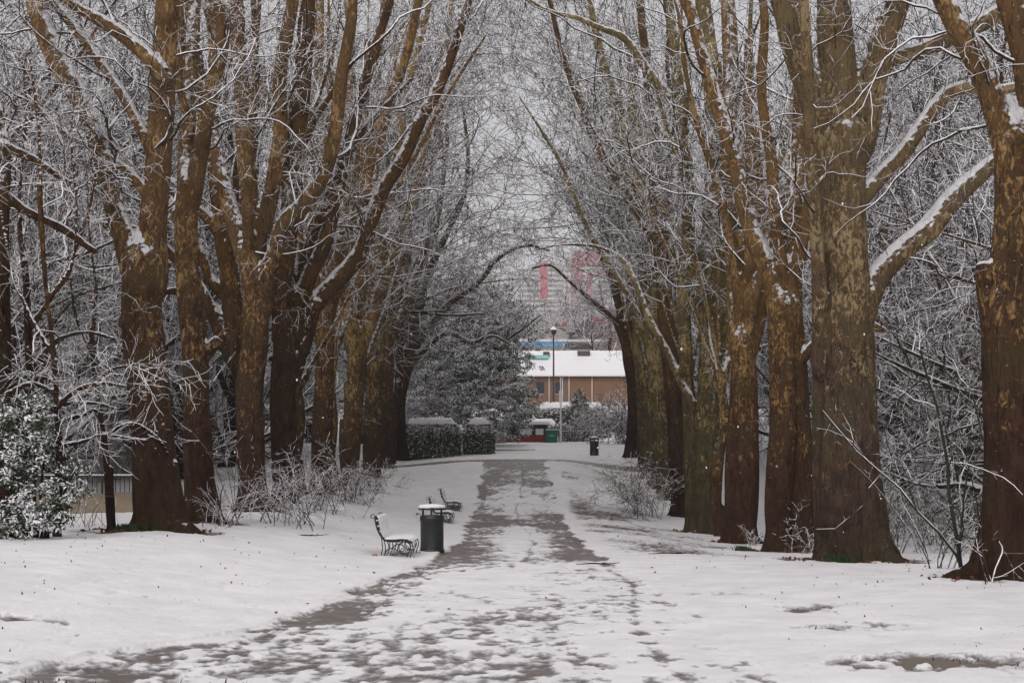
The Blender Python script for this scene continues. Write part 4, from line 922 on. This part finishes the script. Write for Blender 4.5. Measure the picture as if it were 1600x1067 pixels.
# tower blocks
def tower(label, p0, p1, pt, pb, y, cols, rows, reds, gable):
    xa, zt = px2(p0, pt, y); xb, zb = px2(p1, pb, y); z0 = G((xa+xb)/2, y)-1; root = empty('tower_block', ((xa+xb)/2, y, z0)); tag(root, label, 'tower block', 'tower blocks on the skyline')
    w = (xb-xa)/2; h = zt-z0; part_box(root, 'wall', 'tower_white', -w, w, 0, 14, 0, h); cx0 = (xa+xb)/2
    part_box(root, 'plinth', 'stone', -w-.3, w+.3, -.3, -.003, 0, zb-z0)
    for (a, b, c, d) in reds:
        ra, zc = px2(a, c, y); rb, zd = px2(b, d, y); m = MB(); m.box(ra-cx0, rb-cx0, -.35, -.004, zd-z0, zc-z0); m.build('red_panel', M['tower_red'], root)
    if gable:
        a, b, c, d, e = gable; ga, zg = px2(a, c, y); gb, zh = px2(b, d, y); gc = px2(e, 0, y)[0]
        m = MB(); m.prism([(ga-cx0, zh-z0), (gb-cx0, zh-z0), (gb-cx0, zh-z0+.5), (gc-cx0+2.6, zg-z0), (gc-cx0-2.6, zg-z0), (ga-cx0, zh-z0+.5)], -.5, 3); m.build('roof_gable', M['tower_red'], root)
    first = None; fh = (h-(zb-z0))/rows
    for i in range(cols):
        for j in range(rows):
            X = -w+(i+.5)*2*w/cols; Z = zb-z0+(j+.45)*fh
            if first is None:
                m = MB(); m.box(-.42, .42, -.06, .02, -fh*.24, fh*.24); first = m.build('window', M['tower_window'], root, (X, 0, Z)); q = first
            else: q = first.copy(); COL.objects.link(q); q.parent = root; q.location = (X, 0, Z)
tower('red and white tower block on the skyline at the end of the avenue', 882, 958, 402, 487, 300, 9, 10, [(892,909,412,480),(917,925,428,487),(930,949,424,430)], (893, 952, 393, 414, 915))
tower('lower pale tower block with one red stripe, left of the gabled one', 808, 884, 418, 490, 310, 11, 9, [(843,855,408,466)], None)

# ------------------------------------------------------------------ things at the end of the path
def yard():
    y = 108.; s = S(y)
    def q(px, py): return (px-800)/s, EYE+(HZ-py)/s
    xa, zt = q(789, 681); xb, zb = q(853, 697); z0 = zb-.3
    r = empty('board_fence', (xa, y, z0)); tag(r, 'red stained board fence left of the green door', 'fence')
    n = 22; m = MB()
    for i in range(n): m.box((xb-xa)*i/n+.01, (xb-xa)*(i+1)/n-.01, 0, .03, 0, zt-z0+.03*random.random())
    m.build('boards', M['red_fence'], r); part_box(r, 'rail', 'red_fence', 0, xb-xa, -.05, -.002, (zt-z0)*.6, (zt-z0)*.6+.08)
    xa, zt = q(790, 662); xb, _ = q(856, 0); y2 = 109.5; z0 = G(xa, y2)-.2
    r = empty('dark_shed', (xa, y2, z0)); tag(r, 'low dark shed behind the red fence with a snowy roof', 'shed')
    part_box(r, 'wall', 'dark_wood', 0, xb-xa, 0, 3, 0, zt-z0); part_box(r, 'roof', 'snow', -.2, xb-xa+.2, -.3, 3.2, zt-z0+.002, zt-z0+.22)
    part_box(r, 'window_frame', 'white', 1., 2., -.05, -.002, (zt-z0)*.5, (zt-z0)*.8); part_box(r, 'window_frame', 'white', 2.3, 2.9, -.05, -.002, (zt-z0)*.5, (zt-z0)*.8)
    xa, zt = q(853, 672); xb, _ = q(871, 0); y3 = 107.6; z0 = G(xa, y3)-.2
    r = empty('green_container', (xa, y3, z0)); tag(r, 'green painted metal cabinet with a lid beside the white pole', 'cabinet')
    w = xb-xa; part_box(r, 'body', 'green_paint', 0, w, 0, .9, 0, zt-z0-.12); part_box(r, 'lid', 'green_paint', -.04, w+.04, -.06, .94, zt-z0-.115, zt-z0)
    part_box(r, 'lid_snow', 'snow', -.02, w+.02, -.04, .9, zt-z0+.003, zt-z0+.07); part_box(r, 'handle', 'white', w*.3, w*.7, -.09, -.002, (zt-z0)*.62, (zt-z0)*.66)
    xa, zt = q(770, 664); xb, _ = q(789, 0); z0 = G(xa, 106)-.2
    r = empty('gate_pier', (xa, 106, z0)); tag(r, 'grey stone pier between the short hedge and the red fence', 'pier')
    m = MB(); m.bbox(0, xb-xa, 0, 1, 0, zt-z0, .06); m.build('pier', M['stone'], r); part_box(r, 'cap', 'stone', -.08, xb-xa+.08, -.08, 1.08, zt-z0+.002, zt-z0+.14); part_box(r, 'snow_cap', 'snow', -.06, xb-xa+.06, -.06, 1.06, zt-z0+.143, zt-z0+.27)
    xa, zb = q(876, 690); _, zt = q(0, 589)
    y4 = 105.; x = (876-800)*y4/F; z0 = G(x, y4); m = MB(); m.tube([(0, 0, -.3), (0, 0, 2.0), (0, 0, EYE+(HZ-589)*y4/F-z0)], [.075, .065, .045], 8)
    r = empty('white_pole', (x, y4, z0)); tag(r, 'tall slim white pole in front of the brown building', 'pole'); m.build('shaft', M['white'], r)
    hz_ = EYE+(HZ-589)*y4/F-z0; m = MB(); m.lathe([(0, .1), (.07, .07), (.09, 0), (.07, -.07), (0, -.1)], 10, z=hz_+.05); m.build('finial', M['white'], r)
    m = MB(); m.bbox(-.13, .13, -.05, .05, hz_-1.9, hz_-1.0, .02); m.build('banner', M['snow'], r)
    y5 = 140.; x = (865-800)*y5/F; z0 = G(x, y5); zt = EYE+(HZ-522)*y5/F-z0
    r = empty('lamp_post', (x, y5, z0)); tag(r, 'tall black lamp post in front of the snowy roof', 'lamp post')
    m = MB(); m.tube([(0, 0, -.3), (0, 0, 1.2), (0, 0, 1.25), (0, 0, zt)], [.16, .15, .10, .07], 8); m.build('post', M['iron'], r)
    m = MB(); m.lathe([(0, -.1), (.18, -.07), (.26, .1), (.3, .35), (.38, .38), (.14, .66), (0, .7)], 12, z=zt); m.build('lantern', M['iron'], r)
    m = MB(); m.lathe([(.37, .40), (.24, .58), (.1, .74), (0, .78)], 12, z=zt); m.build('snow_cap', M['snow'], r)
    # white rail right of the path
    y6 = 104.; xa = (928-800)*y6/F; xb = (985-800)*y6/F; z0 = G(xa, y6)
    railing('white_railing', 'white painted railing below the weeping shrub', xa, xb, y6, 1.1, 5, 'white', bars=False)
    railing('dark_railing', 'dark low railing right of the green cabinet', (873-800)*110/F, (925-800)*110/F, 110, .9, 4)
yard()

# ------------------------------------------------------------------ litter bins
def near_bin():
    y = 31.5; x = (675-800)/S(y); z = G(x, y); r = empty('litter_bin', (x, y, z)); tag(r, 'black round litter bin with a raised snow-covered lid beside the nearest bench', 'litter bin')
    m = MB(); m.lathe([(0, .02), (.27, .02), (.275, .0), (.28, .03), (.28, .06), (.262, .08), (.257, .10), (.257, .70), (.262, .72), (.27, .735), (.27, .775), (.262, .79), (.262, .82), (.245, .835), (.235, .82), (.235, .3), (0, .3)], 40); m.build('body', M['bin'], r)
    m = MB(); m.lathe([(.258, .70), (.275, .705), (.275, .725), (.258, .73)], 40); m.build('band', M['bin'], r); m = MB(); m.lathe([(.258, .10), (.272, .105), (.272, .12), (.258, .125)], 40); m.build('band', M['bin'], r)
    for a in (.35, 2.8, 4.7):
        m = MB(); m.bbox(-.022, .022, -.015, .015, .78, .955, .005); q = m.build('lid_post', M['bin'], r, (.215*math.cos(a), .215*math.sin(a), 0))
    m = MB(); m.lathe([(0, .95), (.29, .95), (.305, .958), (.305, .985), (.29, .995), (0, .998)], 40); ld = m.build('lid', M['bin'], r)
    n = 30; V = []; prof = [(.295, 0), (.305, .02), (.285, .05), (.24, .068), (.16, .078), (.08, .082), (0, .083)]
    m = MB(); m.lathe(prof, 40, z=.997); o = m.build('snow_cap', M['snow'], ld)
    for v in o.data.vertices: v.co.z += .010*math.sin(v.co.x*23+1)*math.cos(v.co.y*19); 
    for k in range(3):
        a = k*2.1+.4; m = MB(); m.bbox(-.05, .05, -.03, .03, -.06, .03, .01); m.build('foot', M['bin'], r, (.235*math.cos(a), .235*math.sin(a), 0))
    m = MB(); m.tube([(-.26, -.02, .86), (-.30, -.02, .865), (-.335, -.02, .875), (-.35, -.02, .855), (-.335, -.02, .84), (-.315, -.02, .85)], .011, 6, K=20); m.build('hook', M['bin'], r)
near_bin()
def far_bin():
    y = 85.; x = (928.5-800)/S(y); z = G(x, y); r = empty('litter_bin', (x, y, z)); tag(r, 'small black litter bin with a domed top on the snow at the path end', 'litter bin')
    m = MB(); m.lathe([(0, -.05), (.27, -.05), (.28, .04), (.265, .06), (.265, .82), (.28, .84), (.28, .88), (.26, .89)], 24); m.build('body', M['bin'], r)
    for a in (0, 1.57, 3.14, 4.71):
        m = MB(); m.bbox(-.03, .03, -.02, .02, .87, 1.0, .005); m.build('lid_post', M['bin'], r, (.24*math.cos(a), .24*math.sin(a), 0))
    m = MB(); m.lathe([(0, .98), (.30, .98), (.31, 1.0), (.29, 1.06), (.2, 1.13), (0, 1.16)], 24); ld = m.build('lid', M['bin'], r)
    m = MB(); m.lathe([(.27, 1.085), (.2, 1.155), (.1, 1.18), (0, 1.19)], 24); m.build('snow_cap', M['snow'], ld)
far_bin()
# ------------------------------------------------------------------ benches: cast scroll ends, timber slats, lying snow
def bench(x, y, label):
    """seen end-on; faces +x (the path), slats run along y"""
    z = G(x, y); r = empty('park_bench', (x, y, z)); tag(r, label, 'bench', 'benches beside the path')
    def c(zx, zy): return ((zx-430)/520., (925-zy)/520.)      # side profile
    L = 1.75
    def curve(m, pts, rad, yy, K=24, m_=6):
        m.tube([(*[c(a, b)[0]], yy, c(a, b)[1]) for a, b in pts], rad, m_, K=K)
    def spiral(m, cx, cy, r0, r1, a0, turns, rad, yy):
        P = []
        for i in range(26):
            t_ = i/25; a = a0+turns*2*math.pi*t_; q = r0+(r1-r0)*t_; P.append((cx+q*math.cos(a), cy+q*math.sin(a)))
        curve(m, P, rad, yy, K=50)
    for yy in (.0, L):
        m = MB()
        curve(m, [(240,492),(252,560),(272,630),(305,690),(345,738)], [.017,.018,.019,.020,.020], yy)
        curve(m, [(345,738),(400,748),(460,748),(540,736),(590,752),(635,770)], .017, yy)
        spiral(m, 218, 488, 26, 13, 0, -.85, 0.0086, yy)
        curve(m, [(310,700),(318,760),(322,820),(312,880),(305,925)], 0.0109, yy); curve(m, [(338,735),(352,800),(350,860),(330,925)], 0.0109, yy)
        curve(m, [(372,748),(388,800),(385,850),(350,925)], 0.0094, yy)
        curve(m, [(335,905),(365,845),(405,820),(450,825),(490,860),(540,885),(600,890)], 0.0109, yy)
        curve(m, [(455,825),(462,790),(480,760),(505,748)], 0.0094, yy); curve(m, [(478,850),(485,800),(505,765),(530,745)], 0.0094, yy)
        spiral(m, 556, 815, 62, 60, 2.0, 1.0, 0.0094, yy); spiral(m, 570, 822, 34, 12, 3.6, 1.2, 0.0078, yy)
        spiral(m, 418, 880, 20, 9, 0, 1.1, 0.0078, yy); spiral(m, 458, 878, 24, 9, 3.1, -1.1, 0.0078, yy)
        curve(m, [(600,762),(612,800),(600,850),(585,890),(575,928)], 0.0109, yy); curve(m, [(632,772),(642,815),(625,860),(612,925)], 0.0117, yy)
        curve(m, [(612,925),(632,932),(655,922),(650,905)], 0.0094, yy)
        m.build('bench_end', M['iron'], r)
    nb = [(243,500),(252,560),(268,618),(292,668),(322,712)]
    def slat(zx, zy, ang, name='slat'):
        X, Z = c(zx, zy); ca, sa = math.cos(ang), math.sin(ang); w, t_ = .042, .014
        m = MB(); pr = [(X+ca*a-sa*b, Z+sa*a+ca*b) for a, b in ((-w, -t_), (w, -t_), (w, t_), (-w, t_))]; m.prism(pr, -.08, L+.08); m.build(name, M['wood'], r)
    for i, (a, b) in enumerate(nb):
        j = min(i+1, 4); i0 = max(i-1, 0); ang = math.atan2(-(nb[j][1]-nb[i0][1]), nb[j][0]-nb[i0][0]); slat(a+13, b, ang)
    for a, b in ((362,735),(412,737),(462,737),(512,730),(562,732),(606,748)): slat(a, b, -.1 if a > 570 else .0)
    def pad(prof, nm):
        ys = np.linspace(-.07, L+.07, 40); p = np.array(prof); n = len(p); V = []
        for yy in ys:
            e = min(1, min(yy+.07, L+.07-yy)/.05+.25); f = .8+.45*float(fbm(np.array([yy*4]), np.array([x]), seed=44, o=3)[0]); k = e*f*.9
            for i, (px_, pz_, bx_, bz_) in enumerate(p): V.append((bx_+(px_-bx_)*k, yy, bz_+(pz_-bz_)*k))
        V = np.array(V); Q = [(a*n+i, a*n+i+1, (a+1)*n+i+1, (a+1)*n+i) for a in range(len(ys)-1) for i in range(n-1)]
        link(nm, raw_mesh(nm, V, [np.array(Q)], [M['snow']], True), r)
    def P(tx, ty, bx_, by_): return (*c(tx, ty), *c(bx_, by_))
    pad([P(345,735,345,735),P(350,700,352,728),P(385,702,385,728),P(450,706,450,728),P(520,700,520,722),P(580,702,580,726),P(628,722,625,742),P(640,748,635,752)], 'seat_snow')
    pad([P(262,500,262,500),P(268,470,266,492),P(300,478,275,500),P(306,540,285,560),P(312,600,296,620),P(335,660,315,668),P(352,700,345,710),P(352,712,350,716)], 'back_snow')
    return r
bench((613-800)/78.+.0, 28.6, 'nearest black scroll-ended bench under snow, alone left of the litter bin')
bench((688-800)/47., 47, 'snowy bench mostly hidden behind the near litter bin')
bench((703-800)/41., 54, 'farthest snowy bench, whole outline showing above and right of the litter bin')

# ------------------------------------------------------------------ small ground things
def tufts(name, label, pts, mat, hgt, seed, kind='stuff', cat=None, group=None):
    rng = np.random.default_rng(seed); P = np.array(pts); n = len(P)
    P = np.stack([P[:, 0], P[:, 1], gz(P[:, 0], P[:, 1])+.02], 1)
    a = rng.random(n)*6.28; d = np.stack([np.cos(a), np.sin(a), np.zeros(n)], 1); h = hgt*(.4+.9*rng.random((n, 1))); w = np.cross(d, [0, 0, 1.])*(.004+.0004*P[:, 1:2])
    tip = P+d*h*.6*rng.random((n, 1))+np.array([0, 0, 1.])*h; V = np.stack([P-w, P+w, (P+tip)/2+w*.8+np.array([0,0,.1])*h, tip, (P+tip)/2-w*.8+np.array([0,0,.1])*h], 1).reshape(-1, 3)
    b = (np.arange(n)*5)[:, None]
    me = raw_mesh(name, V, [b+np.array([[0,1,2,4]]), b+np.array([[4,2,3]])], [M[mat]]); o = link(name, me); tag(o, label, cat, group, kind)
rg = np.random.default_rng(4)
q = []
while len(q) < 1500:
    y = 10+75*rg.random()**1.6; x = rg.uniform(-.4, .4)*y
    if (x < -1.9 or x > 2.6) and (fbm(np.array([x*.8]), np.array([y*.5]), seed=12)[0] > .0 or abs(x) > 6): q.append((x, y))
M['dry'] = flat('dry_grass', (.10,.07,.04), .9, .4, 5)
tufts('grass', None, q, 'dry', .045, 1)
q = [(x0+rg.normal()*sx, y0+rg.normal()*.16) for (x0, y0, sx) in ((-7.42,27.35,.1),(-7.1,27.2,.12),(6.5,28.05,.12),(6.35,28.2,.1),(5.75,35.6,.08)) for _ in range(150)]
tufts('green_grass', None, q, 'moss', .13, 2)
# snow-bare twigs and leaves that fell
def debris():
    rng = np.random.default_rng(8); n = 60; y = 14+45*rng.random(n)**1.4; x = rng.uniform(-.38, .38, n)*y
    x = np.where((x > -1.6) & (x < 2) & (y > 26), x+4, x)
    P = np.stack([x, y, gz(x, y)+.06], 1); a = unit(np.stack([rng.normal(size=n), rng.normal(size=n), rng.normal(size=n)*.3], 1)); b = unit(np.cross(a, rng.normal(size=(n, 3)))); s_ = (.02+.02*rng.random((n, 1)))
    V = np.stack([P-a*s_, P-b*s_*.5, P+a*s_, P+b*s_*.5], 1).reshape(-1, 3)
    tag(link('fallen_leaves', raw_mesh('fallen_leaves', V, [np.arange(n*4).reshape(-1, 4)], [M['debris']])), kind='stuff')
    for k, (px, py, ln, lab) in enumerate(((480,865,.45,'thin dark fallen stick lying on the snow left of the nearest bench'),(1050,868,.5,'curved fallen twig on the snow in the foreground right of the path'),(935,888,.4,'small fallen twig near the middle of the path'))):
        y_ = 1.6*F/(py-HZ-0); y_ = min(y_, 34); x_ = (px-800)*y_/F; m = MB(); m.tube([(-ln, 0, .06), (-ln*.3, .1, .075), (ln*.4, .02, .07), (ln, .15, .09)], [.006, .014, .012, .005], 6, K=14); m.tube([(ln*.1, .05, .07), (ln*.3, -.12, .10), (ln*.35, -.3, .1)], [.008, .006, .003], 5, K=8)
        o = m.build('fallen_branch', M['bark_dark'], None, (x_, y_, G(x_, y_))); tag(o, lab, 'branch', 'fallen twigs on the snow')
    x_, y_ = (585-800)/79., 28.2; m = MB(); m.lathe([(0, 0), (.05, .01), (.06, .03), (.04, .055), (0, .06)], 10); o = m.build('orange_stone', M['amber'], None, (x_, y_, G(x_, y_)+.03)); tag(o, 'small orange lump lying in snow by the back foot of the nearest bench', 'litter')
debris()
def base_litter():
    rng = np.random.default_rng(18); n = 80; P = []
    for bx_, by_, br_ in TREE_FEET:
        a = rng.random(n)*6.28; r = br_+.05+.7*rng.random(n)**1.5; X = bx_+r*np.cos(a); Y = by_+r*np.sin(a); P.append(np.stack([X, Y, gz(X, Y)+.03+.02*rng.random(n)], 1))
    P = np.concatenate(P); n = len(P); a = unit(rng.normal(size=(n, 3))*np.array([1, 1, .5])); b = unit(np.cross(a, rng.normal(size=(n, 3)))); s_ = .03+.04*rng.random((n, 1))
    V = np.stack([P-a*s_, P-b*s_*.6, P+a*s_, P+b*s_*.6], 1).reshape(-1, 3)
    tag(link('leaf_litter', raw_mesh('leaf_litter', V, [np.arange(n*4).reshape(-1, 4)], [M['debris']])), kind='stuff')
base_litter()
def flakes():
    rng = np.random.default_rng(77); n = 380; y = 9+46*rng.random(n)**.8; x = rng.uniform(-.40, .40, n)*y; z = EYE+rng.uniform(-.10, .34, n)*y; z = np.maximum(z, .3)
    o = np.array([[1,0,0],[-1,0,0],[0,1,0],[0,-1,0],[0,0,1.4],[0,0,-1.4]]); T = np.array([[0,2,4],[2,1,4],[1,3,4],[3,0,4],[2,0,5],[1,2,5],[3,1,5],[0,3,5]])
    s_ = .004+.006*rng.random(n); V = np.stack([x, y, z], 1)[:, None, :]+o[None]*s_[:, None, None]; F_ = (np.arange(n)*6)[:, None, None]+T[None]
    tag(link('falling_snow', raw_mesh('falling_snow', V.reshape(-1, 3), [F_.reshape(-1, 3)], [M['snow']], True)), kind='stuff')
flakes()
# ------------------------------------------------------------------ snowy winter air
def haze():
    m = MB(); m.box(-620, 620, -45, 1195, -3, 75); t = bpy.data.materials.new('haze'); t.use_nodes = True; n = t.node_tree; n.nodes.clear()
    o = n.nodes.new('ShaderNodeOutputMaterial'); v = n.nodes.new('ShaderNodeVolumePrincipled'); v.inputs['Color'].default_value = (.93,.91,.93,1); v.inputs['Density'].default_value = .0005; v.inputs['Anisotropy'].default_value = .2
    n.links.new(v.outputs[0], o.inputs['Volume']); b = m.build('haze', t); tag(b, kind='stuff')
HAZE = True
if HAZE: haze()
